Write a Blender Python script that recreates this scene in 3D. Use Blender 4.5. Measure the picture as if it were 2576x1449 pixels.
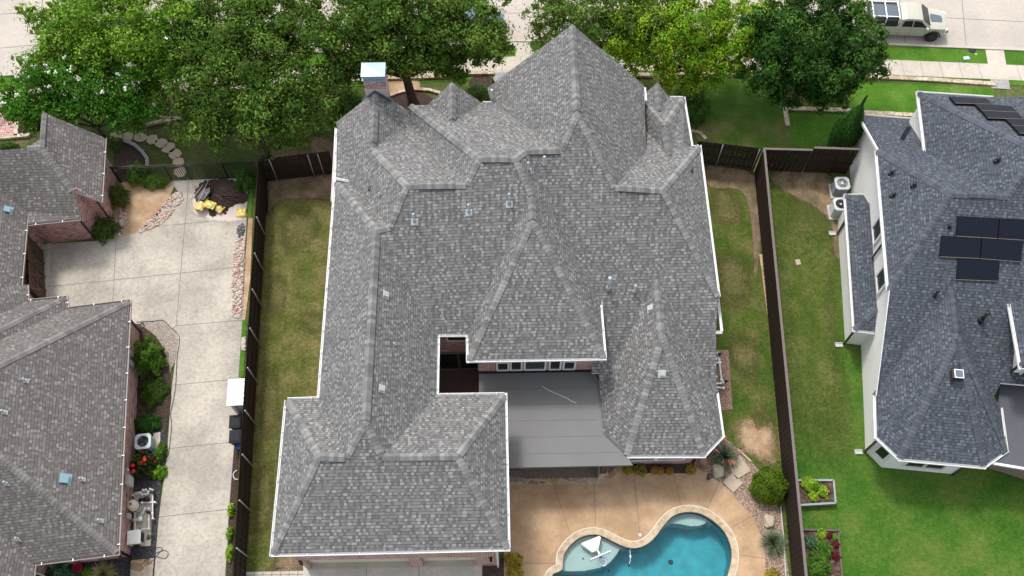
import bpy, bmesh, math, random
import numpy as np
from mathutils import Vector, Matrix
R = math.radians
sc = bpy.context.scene
for o in list(bpy.data.objects): bpy.data.objects.remove(o)
# ---------------------------------------------------------------- camera (drone, 52 m up)
CH = 52.0; CF = 2481.66; CA, CRO, CY = R(25.769), R(-0.176), R(0.870)
fw = np.array([math.sin(CY)*math.sin(CA), math.cos(CY)*math.sin(CA), -math.cos(CA)])
r0 = np.array([math.cos(CY), -math.sin(CY), 0.0]); u0 = np.cross(r0, fw)
rt = math.cos(CRO)*r0+math.sin(CRO)*u0; up = -math.sin(CRO)*r0+math.cos(CRO)*u0
cam_d = bpy.data.cameras.new('camera'); cam = bpy.data.objects.new('camera', cam_d)
sc.collection.objects.link(cam)
cam_d.sensor_width = 36; cam_d.lens = 36*CF/2576; cam_d.clip_end = 2000; cam_d.clip_start = 0.5
cam.matrix_world = Matrix(((rt[0], up[0], -fw[0], 0), (rt[1], up[1], -fw[1], 0), (rt[2], up[2], -fw[2], CH), (0, 0, 0, 1)))
sc.camera = cam
# ---------------------------------------------------------------- light
SD = Vector((0.25, -0.50, -1.0)).normalized()            # direction the light travels
w = bpy.data.worlds.new('World'); sc.world = w; w.use_nodes = True
nt = w.node_tree; sky = nt.nodes.new('ShaderNodeTexSky'); sky.sky_type = 'NISHITA'; sky.sun_disc = False
sky.sun_elevation = math.asin(-SD.z); sky.sun_rotation = math.atan2(-SD.x, -SD.y)
sky.air_density = 1.0; sky.dust_density = 3.0; sky.ozone_density = 1.0
hs = nt.nodes.new('ShaderNodeHueSaturation'); hs.inputs['Saturation'].default_value = .35; hs.inputs['Value'].default_value = 1.0   # thin high cloud whitens the sky
nt.links.new(sky.outputs[0], hs.inputs['Color']); nt.links.new(hs.outputs[0], nt.nodes['Background'].inputs[0]); nt.nodes['Background'].inputs[1].default_value = 0.15
sl = bpy.data.lights.new('sun', 'SUN'); sl.energy = 1.15; sl.angle = R(8); sl.color = (1, .96, .90)
so = bpy.data.objects.new('sun', sl); sc.collection.objects.link(so)
so.rotation_euler = SD.to_track_quat('-Z', 'Y').to_euler()
sc.view_settings.view_transform = 'Standard'; sc.view_settings.look = 'None'
sc.view_settings.exposure = 0.9; sc.view_settings.gamma = 1.0

def G(px, py, z=0.0):
    """surveyed point of the photograph -> world point at height z"""
    d = fw+rt*(px-1288)/CF-up*(py-724.5)/CF
    t = (z-CH)/d[2]
    return (d[0]*t, d[1]*t, z)
def GL(pts, z=0.0): return [G(a, b, z) for a, b in pts]

# ---------------------------------------------------------------- object helpers
C = sc.collection
def setp(o, label=None, cat=None, group=None, kind=None):
    if label: o['label'] = label
    if cat: o['category'] = cat
    if group: o['group'] = group
    if kind: o['kind'] = kind
    return o
def thing(name, label, cat, loc=(0, 0, 0), rz=0, group=None):
    o = bpy.data.objects.new(name, None); C.objects.link(o); o.location = loc; o.rotation_euler = (0, 0, rz)
    o.empty_display_size = .3
    return setp(o, label, cat, group)
def dup(root, loc=None, rz=None, label=None, group=None, scale=None):
    r = root.copy(); C.objects.link(r)
    if loc is not None: r.location = loc
    if rz is not None: r.rotation_euler = (0, 0, rz)
    if scale: r.scale = (scale,)*3 if not isinstance(scale, tuple) else scale
    if label: r['label'] = label
    if group: r['group'] = group
    for ch in list(root.children):
        c = ch.copy(); C.objects.link(c); c.parent = r
        for g in list(ch.children):
            d = g.copy(); C.objects.link(d); d.parent = c
    return r
class MB:
    def __init__(s): s.v = []; s.f = []; s.m = []; s.uv = {}; s.sm = []
    def face(s, pts, m=0, uv=None, smooth=False):
        i = len(s.v); s.v += [tuple(p) for p in pts]; s.f.append(tuple(range(i, i+len(pts)))); s.m.append(m); s.sm.append(smooth)
        if uv: s.uv[len(s.f)-1] = uv
    def box(s, c, d, rz=0, m=0, rot=None):
        cx, cy, cz = c; a, b, h = d[0]/2, d[1]/2, d[2]/2
        M = rot if rot else Matrix.Rotation(rz, 3, 'Z')
        P = [Vector(c)+M@Vector((sx*a, sy*b, sz*h)) for sz in (-1, 1) for sx, sy in ((-1, -1), (1, -1), (1, 1), (-1, 1))]
        i = len(s.v); s.v += [tuple(p) for p in P]
        for q in ((3, 2, 1, 0), (4, 5, 6, 7), (0, 1, 5, 4), (1, 2, 6, 5), (2, 3, 7, 6), (3, 0, 4, 7)):
            s.f.append(tuple(i+k for k in q)); s.m.append(m); s.sm.append(False)
    def bar(s, p, q, w, h=None, m=0):
        p, q = Vector(p), Vector(q); d = q-p; L = d.length
        if L < 1e-6: return
        h = h or w
        x = d/L; y = Vector((0, 0, 1)).cross(x)
        if y.length < 1e-3: y = Vector((0, 1, 0))
        y.normalize(); z = x.cross(y)
        s.box((p+q)/2, (L, w, h), m=m, rot=Matrix((x, y, z)).transposed())
    def tube(s, pts, r, n=8, m=0, cap=True):
        pts = [Vector(p) for p in pts]; rs = r if isinstance(r, (list, tuple)) else [r]*len(pts); base = len(s.v)
        for k, p in enumerate(pts):
            d = (pts[min(k+1, len(pts)-1)]-pts[max(k-1, 0)])
            d = d.normalized() if d.length > 1e-9 else Vector((0, 0, 1))
            a = d.cross(Vector((0, 0, 1)) if abs(d.z) < .9 else Vector((1, 0, 0))).normalized(); b = d.cross(a)
            for j in range(n):
                t = 2*math.pi*j/n; s.v.append(tuple(p+(a*math.cos(t)+b*math.sin(t))*rs[k]))
        for k in range(len(pts)-1):
            for j in range(n):
                s.f.append((base+k*n+j, base+k*n+(j+1) % n, base+(k+1)*n+(j+1) % n, base+(k+1)*n+j)); s.m.append(m); s.sm.append(True)
        if cap:
            s.f.append(tuple(base+j for j in reversed(range(n)))); s.m.append(m); s.sm.append(False)
            s.f.append(tuple(base+(len(pts)-1)*n+j for j in range(n))); s.m.append(m); s.sm.append(False)
    def lathe(s, c, prof, n=20, m=0):
        """prof: list of (radius, z)"""
        base = len(s.v)
        for r_, z in prof:
            for j in range(n):
                t = 2*math.pi*j/n; s.v.append((c[0]+r_*math.cos(t), c[1]+r_*math.sin(t), c[2]+z))
        for k in range(len(prof)-1):
            for j in range(n):
                s.f.append((base+k*n+j, base+k*n+(j+1) % n, base+(k+1)*n+(j+1) % n, base+(k+1)*n+j)); s.m.append(m); s.sm.append(True)
        s.f.append(tuple(base+j for j in reversed(range(n)))); s.m.append(m); s.sm.append(False)
        s.f.append(tuple(base+(len(prof)-1)*n+j for j in range(n))); s.m.append(m); s.sm.append(False)
    def prism(s, pts, z0, z1, m=0, ms=None):
        n = len(pts); ms = m if ms is None else ms
        s.face([(p[0], p[1], z1) for p in pts], m)
        s.face([(p[0], p[1], z0) for p in reversed(pts)], m)
        for i in range(n):
            a, b = pts[i], pts[(i+1) % n]
            s.face([(a[0], a[1], z0), (b[0], b[1], z0), (b[0], b[1], z1), (a[0], a[1], z1)], ms)
    def build(s, name, mats, parent=None, world=True, **kw):
        me = bpy.data.meshes.new(name); me.from_pydata(s.v, [], s.f)
        for mt in (mats if isinstance(mats, (list, tuple)) else [mats]): me.materials.append(mt)
        me.polygons.foreach_set('material_index', s.m); me.polygons.foreach_set('use_smooth', s.sm)
        # planar uv in metres: u along the horizontal, v up the slope
        uvl = me.uv_layers.new(name='UVMap')
        for p in me.polygons:
            if p.index in s.uv:
                for li, t in zip(p.loop_indices, s.uv[p.index]): uvl.data[li].uv = t
                continue
            n = p.normal
            h = Vector((0, 0, 1)).cross(n)
            h = h.normalized() if h.length > 1e-2 else Vector((1, 0, 0))
            v_ = n.cross(h)
            for li in p.loop_indices:
                co = me.vertices[me.loops[li].vertex_index].co
                uvl.data[li].uv = (co.dot(h), co.dot(v_))
        o = bpy.data.objects.new(name, me); C.objects.link(o)
        if parent:
            o.parent = parent
            if world:
                M = parent.matrix_basis.copy(); ch = parent; pp = parent.parent
                while pp: M = pp.matrix_basis@ch.matrix_parent_inverse@M; ch = pp; pp = pp.parent
                o.matrix_parent_inverse = M.inverted()
        return setp(o, **kw)

# ---------------------------------------------------------------- materials
class N:
    def __init__(s, name, rough=.8, spec=.3):
        s.mat = bpy.data.materials.new(name); s.mat.use_nodes = True; s.t = s.mat.node_tree
        s.b = s.t.nodes['Principled BSDF']; s.b.inputs['Roughness'].default_value = rough
        s.b.inputs['Specular IOR Level'].default_value = spec
    def n(s, ty, **kw):
        o = s.t.nodes.new('ShaderNode'+ty)
        for k, v in kw.items(): setattr(o, k, v)
        return o
    def l(s, a, b): s.t.links.new(a, b)
    def math(s, op, a, b=None, c=None):
        m = s.n('Math', operation=op)
        for i, x in enumerate((a, b, c)):
            if x is None: continue
            if isinstance(x, (int, float)): m.inputs[i].default_value = x
            else: s.l(x, m.inputs[i])
        return m.outputs[0]
    def coord(s, which='Object', scale=None):
        t = s.n('TexCoord'); o = t.outputs[which]
        if scale:
            mp = s.n('Mapping'); mp.inputs['Scale'].default_value = scale if isinstance(scale, tuple) else (scale,)*3
            s.l(o, mp.inputs[0]); o = mp.outputs[0]
        return o
    def noise(s, vec, scale, detail=3, rough=.55, out=0):
        n = s.n('TexNoise'); n.inputs['Scale'].default_value = scale; n.inputs['Detail'].default_value = detail
        n.inputs['Roughness'].default_value = rough; s.l(vec, n.inputs['Vector']); return n.outputs[out]
    def ramp(s, fac, stops):
        r = s.n('ValToRGB'); e = r.color_ramp.elements
        while len(e) < len(stops): e.new(.5)
        for i, (p, c) in enumerate(stops): e[i].position = p; e[i].color = (*c, 1)
        s.l(fac, r.inputs[0]); return r.outputs[0]
    def mix(s, fac, a, b, bt='MIX'):
        m = s.n('MixRGB', blend_type=bt)
        for i, x in enumerate((fac, a, b)):
            if isinstance(x, (int, float)): m.inputs[i].default_value = x
            elif isinstance(x, tuple): m.inputs[i].default_value = (*x, 1)
            else: s.l(x, m.inputs[i])
        return m.outputs[0]
    def col(s, x):
        if isinstance(x, tuple): s.b.inputs['Base Color'].default_value = (*x, 1)
        else: s.l(x, s.b.inputs['Base Color'])
        return s
    def bump(s, h, dist, st=1.0):
        b = s.n('Bump'); b.inputs['Distance'].default_value = dist; b.inputs['Strength'].default_value = st
        s.l(h, b.inputs['Height']); s.l(b.outputs[0], s.b.inputs['Normal']); return s
def plain(name, c, rough=.6, metal=0, var=.12, sc_=3, spec=.4, bump=0):
    m = N(name, rough, spec); m.b.inputs['Metallic'].default_value = metal
    v = m.coord(); f = m.noise(v, sc_, 4)
    m.col(m.mix(f, tuple(x*(1-var) for x in c), tuple(min(1, x*(1+var)) for x in c)))
    if bump: m.bump(m.noise(v, 60, 2), bump)
    return m.mat
def shingle(name, cd, cm, cl, tint=None, lin=.6):
    m = N(name, .92, .2); uv = m.coord('UV'); sp = m.n('SeparateXYZ'); m.l(uv, sp.inputs[0])
    H_ = .155; v = m.math('DIVIDE', sp.outputs[1], H_); row = m.math('FLOOR', v); fr = m.math('SUBTRACT', v, row)
    wn = m.n('TexWhiteNoise', noise_dimensions='1D'); m.l(row, wn.inputs['W'])
    u = m.math('ADD', m.math('DIVIDE', sp.outputs[0], .145), m.math('MULTIPLY', wn.outputs[0], 37.0))
    uw = m.math('ADD', u, m.math('MULTIPLY', m.math('SINE', m.math('MULTIPLY', u, 1.9)), .22))
    cell = m.math('FLOOR', uw)
    cb = m.n('CombineXYZ'); m.l(cell, cb.inputs[0]); m.l(row, cb.inputs[1])
    w2 = m.n('TexWhiteNoise', noise_dimensions='2D'); m.l(cb.outputs[0], w2.inputs['Vector'])
    big = m.noise(m.coord('Object'), .35, 3)
    par = m.math('ABSOLUTE', m.math('MODULO', m.math('ADD', cell, 4000.0), 2.0))
    base = m.math('ADD', m.math('MULTIPLY', w2.outputs[0], .58), m.math('MULTIPLY', par, .30))
    val = m.math('ADD', base, m.math('MULTIPLY', big, .12))
    col = m.ramp(val, [(0.05, cd), (.34, cd), (.50, cm), (.70, cm), (.84, cl), (1.0, cl)])
    if tint:
        w3 = m.n('TexWhiteNoise', noise_dimensions='2D'); cb2 = m.n('CombineXYZ')
        m.l(m.math('ADD', cell, 91.0), cb2.inputs[0]); m.l(row, cb2.inputs[1]); m.l(cb2.outputs[0], w3.inputs['Vector'])
        col = m.mix(m.math('MULTIPLY', m.math('GREATER_THAN', w3.outputs[0], .68), .8), col, tint)
    # butt edges of raised tabs, their shadow line painted into the colour
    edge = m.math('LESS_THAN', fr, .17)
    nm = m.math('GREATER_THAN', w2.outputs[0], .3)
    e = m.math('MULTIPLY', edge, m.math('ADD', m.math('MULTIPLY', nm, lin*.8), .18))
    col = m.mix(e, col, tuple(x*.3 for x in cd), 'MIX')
    gr = m.noise(m.coord('Object'), 26, 2)
    col = m.mix(.55, col, m.ramp(gr, [(.3, (.62,)*3), (.7, (1, 1, 1))]), 'MULTIPLY')
    st = m.noise(m.coord('Object', (.5, .5, .5)), 1.2, 4)
    col = m.mix(.5, col, m.ramp(st, [(.35, (.84,)*3), (.62, (1, 1, 1))]), 'MULTIPLY')
    m.col(col)
    hgt = m.math('ADD', m.math('MULTIPLY', m.math('SUBTRACT', 1.0, fr), .8), m.math('MULTIPLY', nm, .5))
    m.bump(hgt, .02, .8)
    return m.mat
def brick(name, cols, mortar=(.55, .5, .46), bw=.24, rh=.10, ms=.013):
    m = N(name, .9, .2); uv = m.coord('UV')
    b = m.n('TexBrick'); m.l(uv, b.inputs['Vector']); b.inputs['Scale'].default_value = 1
    b.inputs['Brick Width'].default_value = bw; b.inputs['Row Height'].default_value = rh; b.inputs['Mortar Size'].default_value = ms
    b.inputs['Color1'].default_value = (0, 0, 0, 1); b.inputs['Color2'].default_value = (1, 1, 1, 1); b.inputs['Bias'].default_value = 0
    r = m.ramp(b.outputs[0], [(i/(len(cols)-1), c) for i, c in enumerate(cols)])
    m.col(m.mix(b.outputs[1], r, mortar)); m.bump(m.math('SUBTRACT', 1.0, b.outputs[1]), .008)
    return m.mat
def ground(name, stops, scale=1.2, fine=14, rough=.95, bump=.01, patch=None, amt=.5, blades=.0):
    m = N(name, rough, .15); v = m.coord()
    f = m.noise(v, scale, 5, .6); g = m.noise(v, fine, 3, .7)
    x = m.math('ADD', m.math('MULTIPLY', f, 1-amt*.5), m.math('MULTIPLY', g, amt*.5)); x = m.math('MULTIPLY_ADD', x, 2.1, -.55)
    c = m.ramp(x, stops)
    if patch:
        pc, psc, lo, hi = patch
        p = m.noise(m.coord('Object', 1.0), psc, 3, .6)
        c = m.mix(m.ramp(m.math('ADD', m.math('MULTIPLY', p, .8), m.math('MULTIPLY', g, .2)), [(lo, (0, 0, 0)), (hi, (1, 1, 1))]), c, pc)
    if blades:
        bl = m.noise(v, 17, 4, .85); c = m.mix(blades, c, m.ramp(bl, [(.40, (.30,)*3), (.60, (1.15,)*3)]), 'MULTIPLY')
        m.bump(bl, bump)
    else: m.bump(g, bump)
    m.col(c); return m.mat
def pebbles(name, cols, scale=14):
    m = N(name, .85, .25); v = m.coord(); vo = m.n('TexVoronoi'); vo.inputs['Scale'].default_value = scale; m.l(v, vo.inputs['Vector'])
    s_ = m.n('SeparateColor'); m.l(vo.outputs['Color'], s_.inputs[0])
    c = m.ramp(s_.outputs[0], [(i/(len(cols)-1), x) for i, x in enumerate(cols)])
    d = m.ramp(vo.outputs['Distance'], [(.25, (1, 1, 1)), (.62, (.25, .22, .2))])
    m.col(m.mix(.8, c, d, 'MULTIPLY')); m.bump(m.math('SUBTRACT', 1.0, vo.outputs['Distance']), .03)
    return m.mat
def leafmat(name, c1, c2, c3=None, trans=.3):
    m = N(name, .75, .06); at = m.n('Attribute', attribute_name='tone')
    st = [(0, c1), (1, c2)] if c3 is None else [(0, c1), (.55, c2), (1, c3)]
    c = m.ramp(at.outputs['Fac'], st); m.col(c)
    tr = m.n('BsdfTranslucent'); m.l(m.mix(.25, c, (1, 1, .2), 'MIX'), tr.inputs[0])
    mx = m.n('MixShader'); mx.inputs[0].default_value = trans
    m.l(m.b.outputs[0], mx.inputs[1]); m.l(tr.outputs[0], mx.inputs[2]); m.l(mx.outputs[0], m.t.nodes['Material Output'].inputs[0])
    return m.mat
def concrete(name, base, dark, stain=.5, sc_=.45):
    m = N(name, .9, .2); v = m.coord(); a = m.noise(v, sc_, 6, .62); b = m.noise(v, 5, 6, .75); c = m.noise(v, 30, 4, .8)
    col = m.mix(m.ramp(a, [(.40, (1,)*3), (.62, (0,)*3)]), base, dark)
    col = m.mix(stain, col, m.ramp(b, [(.34, (.74,)*3), (.56, (1.0,)*3)]), 'MULTIPLY')
    col = m.mix(.6, col, m.ramp(c, [(.34, (.74,)*3), (.56, (1.0,)*3)]), 'MULTIPLY')
    m.col(col); m.bump(c, .003); return m.mat

M_roof = shingle('grey_shingle', (.138, .135, .132), (.205, .203, .198), (.305, .304, .296))
M_roofA = shingle('taupe_shingle', (.134, .122, .116), (.190, .179, .170), (.265, .256, .242), (.148, .127, .121))
M_roofW = shingle('blue_slate_shingle', (.060, .068, .082), (.092, .104, .124), (.140, .156, .182))
def capmat(name, a, b):
    m = N(name, .92, .2); at = m.n('Attribute', attribute_name='tone'); g = m.noise(m.coord(), 26, 2)
    m.col(m.mix(.4, m.ramp(at.outputs['Fac'], [(0, a), (1, b)]), m.ramp(g, [(.3, (.65,)*3), (.7, (1,)*3)]), 'MULTIPLY')); return m.mat
M_cap = capmat('grey_ridge_shingle', (.148, .146, .142), (.285, .282, .274)); M_capA = capmat('taupe_ridge_shingle', (.15, .135, .13), (.24, .23, .22))
M_capW = capmat('slate_ridge_shingle', (.065, .072, .088), (.11, .12, .142))
M_brick = brick('red_brick', [(.11, .07, .07), (.34, .12, .10), (.42, .19, .15), (.36, .14, .12), (.50, .36, .30)], (.62, .55, .50), .28, .125, .018)
M_brickA = brick('pink_red_brick', [(.10, .08, .085), (.44, .17, .145), (.52, .24, .20), (.48, .19, .155), (.60, .46, .41)], (.55, .50, .47), .30, .14, .016)
M_white = plain('white_gutter_paint', (.74, .74, .73), .45, var=.08)
M_soffit = plain('soffit_paint', (.5, .48, .45), .7)
M_wallW = plain('white_painted_brick', (.84, .83, .79), .85, var=.05, sc_=1.2, bump=.01)
M_trimdk = plain('dark_bronze_trim', (.035, .03, .028), .4)
M_gutA = plain('taupe_gutter', (.30, .26, .24), .5)
M_glass = plain('dark_window_glass', (.015, .02, .022), .25, spec=.25)
M_galv = plain('galvanised_metal', (.42, .46, .48), .45, .3, .1)
M_alum = plain('pale_grey_metal', (.48, .49, .48), .5, .1)
M_steel = plain('grey_steel_post', (.36, .36, .35), .5, .2)
M_black = plain('black_plastic', (.012, .012, .014), .45)
M_fence = N('dark_brown_stain', .8, .2); _v = M_fence.coord('Object', (1, 1, .12)); M_fence.col(M_fence.mix(M_fence.noise(_v, 8, 4), (.016, .010, .008), (.045, .028, .021))); M_fence = M_fence.mat
M_fcap = plain('weathered_fence_cap', (.15, .125, .115), .9)
M_mem = N('grey_roof_membrane', .6, .35); _v = M_mem.coord(); _c = M_mem.mix(M_mem.noise(_v, .5, 5), (.128, .128, .127), (.168, .167, .165)); _c = M_mem.mix(.35, _c, M_mem.ramp(M_mem.noise(_v, 25, 3), [(.3, (.75,)*3), (.6, (1,)*3)]), 'MULTIPLY'); M_mem.col(_c); M_mem = M_mem.mat
M_memW = plain('charcoal_roof_membrane', (.075, .08, .09), .6, var=.2)
M_street = concrete('street_concrete', (.52, .465, .405), (.44, .395, .345), .5, .2)
M_drive = concrete('driveway_concrete', (.53, .485, .41), (.38, .35, .30), 1.0, .38)
M_walk = concrete('pavement_concrete', (.58, .52, .44), (.5, .45, .38), .6)
M_joint = plain('dark_joint', (.17, .155, .135), .9)  # dark joint lines of the concrete
M_deck = concrete('tan_deck_concrete', (.53, .365, .22), (.38, .25, .145), .5, .5)
M_coping = N('travertine_coping', .8, .3); _v = M_coping.coord(); M_coping.col(M_coping.ramp(M_coping.noise(_v, 3.5, 5, .65), [(.3, (.30, .21, .13)), (.5, (.46, .36, .24)), (.7, (.56, .47, .35))])); M_coping = M_coping.mat
def flag(name, cols, sc_=1.6, mortar=(.42, .37, .32), w=.05):
    m = N(name, .85, .25); v = m.coord(); vo = m.n('TexVoronoi'); vo.inputs['Scale'].default_value = sc_; m.l(v, vo.inputs['Vector'])
    v2 = m.n('TexVoronoi', feature='DISTANCE_TO_EDGE'); v2.inputs['Scale'].default_value = sc_; m.l(v, v2.inputs['Vector'])
    s_ = m.n('SeparateColor'); m.l(vo.outputs['Color'], s_.inputs[0])
    c = m.ramp(s_.outputs[0], [(i/(len(cols)-1), x) for i, x in enumerate(cols)])
    c = m.mix(.6, c, m.ramp(m.noise(v, 9, 4), [(.3, (.6,)*3), (.7, (1.,)*3)]), 'MULTIPLY')
    m.col(m.mix(m.math('LESS_THAN', v2.outputs[0], w), c, mortar)); return m.mat
M_stone = flag('chopped_limestone', [(.38, .28, .19), (.60, .50, .36), (.66, .60, .48), (.5, .33, .2), (.62, .55, .42)], 3.4, (.28, .24, .19), .04)
M_flag = flag('flagstone', [(.26, .18, .13), (.48, .31, .14), (.40, .33, .26), (.52, .44, .3)], 1.7, (.5, .42, .33), .03)
M_flag2 = plain('pale_flagstone', (.42, .35, .26), .85, var=.2)
M_pavers = flag('grey_pavers', [(.33, .32, .31), (.42, .40, .39), (.37, .36, .36)], 6, (.22, .21, .2), .03)
M_agg = pebbles('exposed_aggregate', [(.30, .25, .2), (.46, .40, .33), (.38, .31, .25)], 40)
G_olive = ground('olive_lawn', [(.12, (.055, .090, .013)), (.34, (.095, .122, .022)), (.52, (.150, .150, .044)), (.75, (.245, .205, .095))], .8, 5, amt=1.0, blades=.75, bump=.03)
G_mid = ground('mixed_lawn', [(.15, (.030, .085, .010)), (.38, (.066, .120, .016)), (.56, (.115, .138, .030)), (.78, (.20, .175, .07))], .7, 5, amt=.9, blades=.7, bump=.03)
G_w = ground('backyard_lawn', [(.15, (.030, .105, .009)), (.42, (.060, .150, .016)), (.62, (.105, .175, .028)), (.88, (.17, .19, .05))], .4, 4, amt=.8, blades=.65, bump=.03)
G_wd = ground('backyard_dry_lawn', [(.15, (.045, .085, .012)), (.42, (.082, .120, .020)), (.62, (.125, .145, .038)), (.88, (.20, .18, .075))], .6, 4, amt=.9, blades=.7, bump=.03)
G_bright = ground('bright_green_lawn', [(.2, (.045, .135, .012)), (.55, (.085, .205, .018)), (.85, (.16, .25, .05))], .5, 6, amt=.7, blades=.6, bump=.03)
G_front = ground('front_yard_lawn', [(.15, (.045, .075, .018)), (.45, (.08, .115, .028)), (.68, (.14, .145, .055)), (.9, (.22, .18, .095))], .4, 4, amt=.8, blades=.6, bump=.03)  # duller green of the base lawn
G_dryg = ground('straw_lawn', [(.2, (.075, .095, .022)), (.45, (.125, .128, .040)), (.62, (.175, .155, .062)), (.85, (.26, .21, .105))], 1.1, 6, amt=1.0, blades=.7, bump=.03)
G_soil = ground('bare_tan_soil', [(.3, (.30, .195, .115)), (.5, (.40, .27, .165)), (.7, (.50, .36, .24))], .9, 22, amt=.7)
G_dry = ground('dry_worn_turf', [(.3, (.12, .105, .05)), (.5, (.21, .155, .095)), (.7, (.32, .23, .15))], 1.0, 12, amt=.8, blades=.6)
G_mulch = pebbles('dark_brown_mulch', [(.05, .03, .024), (.10, .06, .05), (.16, .11, .09), (.07, .045, .04)], 26)
G_gravel = pebbles('black_gravel', [(.03, .032, .036), (.07, .075, .08), (.16, .16, .17), (.05, .05, .055)], 22)
G_pebble = pebbles('tan_pebbles', [(.28, .18, .14), (.46, .33, .24), (.56, .46, .36), (.36, .22, .18)], 17)
G_redgr = pebbles('reddish_gravel', [(.30, .17, .12), (.5, .34, .25), (.58, .45, .35), (.36, .2, .16)], 20)
G_palegr = pebbles('pale_chippings', [(.5, .43, .36), (.62, .56, .5), (.4, .32, .25)], 24)

def sheet(name, pts, z, mat, kind='structure', mats=None, lines=None, lw=.03, th=None, **kw):
    b = MB(); P = [(p[0], p[1]) for p in pts]
    if sum(P[i][0]*P[(i+1) % len(P)][1]-P[(i+1) % len(P)][0]*P[i][1] for i in range(len(P))) < 0: P.reverse()
    if th: b.prism(P, z-th, z, 0)
    else: b.face([(p[0], p[1], z) for p in P], 0)
    for (a, c) in (lines or []):
        a = Vector((a[0], a[1], 0)); c = Vector((c[0], c[1], 0)); d = (c-a).normalized(); n = Vector((-d.y, d.x, 0))*lw/2; e = Vector((0, 0, z+.003))
        b.face([a-n+e, c-n+e, c+n+e, a+n+e], 1)
    return b.build(name, [mat, M_joint], kind=kind, **kw)
def ragged_mat(base):
    """same ground, but its outline frays into the turf along a noisy edge (real cut-outs, no painted light)"""
    mt = base.copy(); mt.name = base.name+'_frayed'; t = mt.node_tree; out = t.nodes['Material Output']; src = out.inputs[0].links[0].from_socket
    at = t.nodes.new('ShaderNodeAttribute'); at.attribute_name = 'edge'; tc = t.nodes.new('ShaderNodeTexCoord'); no = t.nodes.new('ShaderNodeTexNoise'); no.inputs['Scale'].default_value = 3.5; no.inputs['Detail'].default_value = 9; no.inputs['Roughness'].default_value = .85
    t.links.new(tc.outputs['Object'], no.inputs['Vector']); ad = t.nodes.new('ShaderNodeMath'); ad.operation = 'MULTIPLY_ADD'; ad.inputs[1].default_value = 1.7
    t.links.new(no.outputs[0], ad.inputs[0]); t.links.new(at.outputs['Fac'], ad.inputs[2])
    rp = t.nodes.new('ShaderNodeMapRange'); rp.inputs[1].default_value = 1.0; rp.inputs[2].default_value = 1.6; t.links.new(ad.outputs[0], rp.inputs[0])
    tr = t.nodes.new('ShaderNodeBsdfTransparent'); mx = t.nodes.new('ShaderNodeMixShader'); t.links.new(rp.outputs[0], mx.inputs[0]); t.links.new(tr.outputs[0], mx.inputs[1]); t.links.new(src, mx.inputs[2]); t.links.new(mx.outputs[0], out.inputs[0])
    return mt
FR = {}
def patch(name, pts, z, mat, grow=1.25, n=5):
    if mat.name not in FR: FR[mat.name] = ragged_mat(mat)
    if grow >= 3:
        P = smooth([(p[0], p[1]) for p in pts], n); L = len(P); cx = sum(p[0] for p in P)/L; cy = sum(p[1] for p in P)/L; m = MB(); ed = []; ks = ((1.2, 0), (.8, .45), (.3, .85), (.02, 1))
        if sum(P[i][0]*P[(i+1) % L][1]-P[(i+1) % L][0]*P[i][1] for i in range(L)) < 0: P.reverse()
        for (k0, e0), (k1, e1) in zip(ks, ks[1:]):
            for i in range(L):
                a, c = P[i], P[(i+1) % L]; m.face([(cx+(a[0]-cx)*k0, cy+(a[1]-cy)*k0, z), (cx+(c[0]-cx)*k0, cy+(c[1]-cy)*k0, z), (cx+(c[0]-cx)*k1, cy+(c[1]-cy)*k1, z), (cx+(a[0]-cx)*k1, cy+(a[1]-cy)*k1, z)]); ed += [e0, e0, e1, e1]
        o = m.build(name, FR[mat.name], kind='structure'); at = o.data.attributes.new('edge', 'FLOAT', 'POINT'); at.data.foreach_set('value', ed); return o
    P = smooth([(p[0], p[1]) for p in pts], n); cx = sum(p[0] for p in P)/len(P); cy = sum(p[1] for p in P)/len(P); L = len(P)
    A = [Vector((p[0], p[1])) for p in P]; nr = []
    ar = sum(P[i][0]*P[(i+1) % L][1]-P[(i+1) % L][0]*P[i][1] for i in range(L)); sg = 1 if ar > 0 else -1
    for i in range(L):
        t = (A[(i+1) % L]-A[i-1]).normalized(); nr.append(Vector((t.y, -t.x))*sg)
    w_ = .28*grow
    outer = [A[i]+nr[i]*w_*.8 for i in range(L)]; inner = [A[i]-nr[i]*w_*.6 for i in range(L)]
    m = MB(); ed = []
    for i in range(L):
        j = (i+1) % L; f = [(*outer[i], z), (*outer[j], z), (*inner[j], z), (*inner[i], z)]; m.face(f if sg > 0 else f[::-1]); ed += [0, 0, 1, 1] if sg > 0 else [1, 1, 0, 0]
    f = [(*p, z) for p in inner]; m.face(f if sg > 0 else f[::-1]); ed += [1]*L
    o = m.build(name, FR[mat.name], kind='structure'); at = o.data.attributes.new('edge', 'FLOAT', 'POINT'); at.data.foreach_set('value', ed); return o
def smooth(pts, n=6, closed=True):
    """Catmull-Rom through points"""
    out = []; L = len(pts); rng = range(L if closed else L-1)
    for i in rng:
        g = (lambda k: pts[k % L]) if closed else (lambda k: pts[max(0, min(L-1, k))])
        p0, p1, p2, p3 = g(i-1), g(i), g(i+1), g(i+2)
        for j in range(n):
            t = j/n
            out.append(tuple(.5*((2*p1[k])+(-p0[k]+p2[k])*t+(2*p0[k]-5*p1[k]+4*p2[k]-p3[k])*t*t+(-p0[k]+3*p1[k]-3*p2[k]+p3[k])*t**3) for k in range(2)))
    if not closed: out.append(tuple(pts[-1][:2]))
    return out
def rag(pts, amp=.1, n=5, seed=0):
    rn = random.Random(seed); q = smooth([(p[0], p[1]) for p in pts], n)
    return [(x+rn.uniform(-amp, amp), y+rn.uniform(-amp, amp)) for x, y in q]
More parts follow.
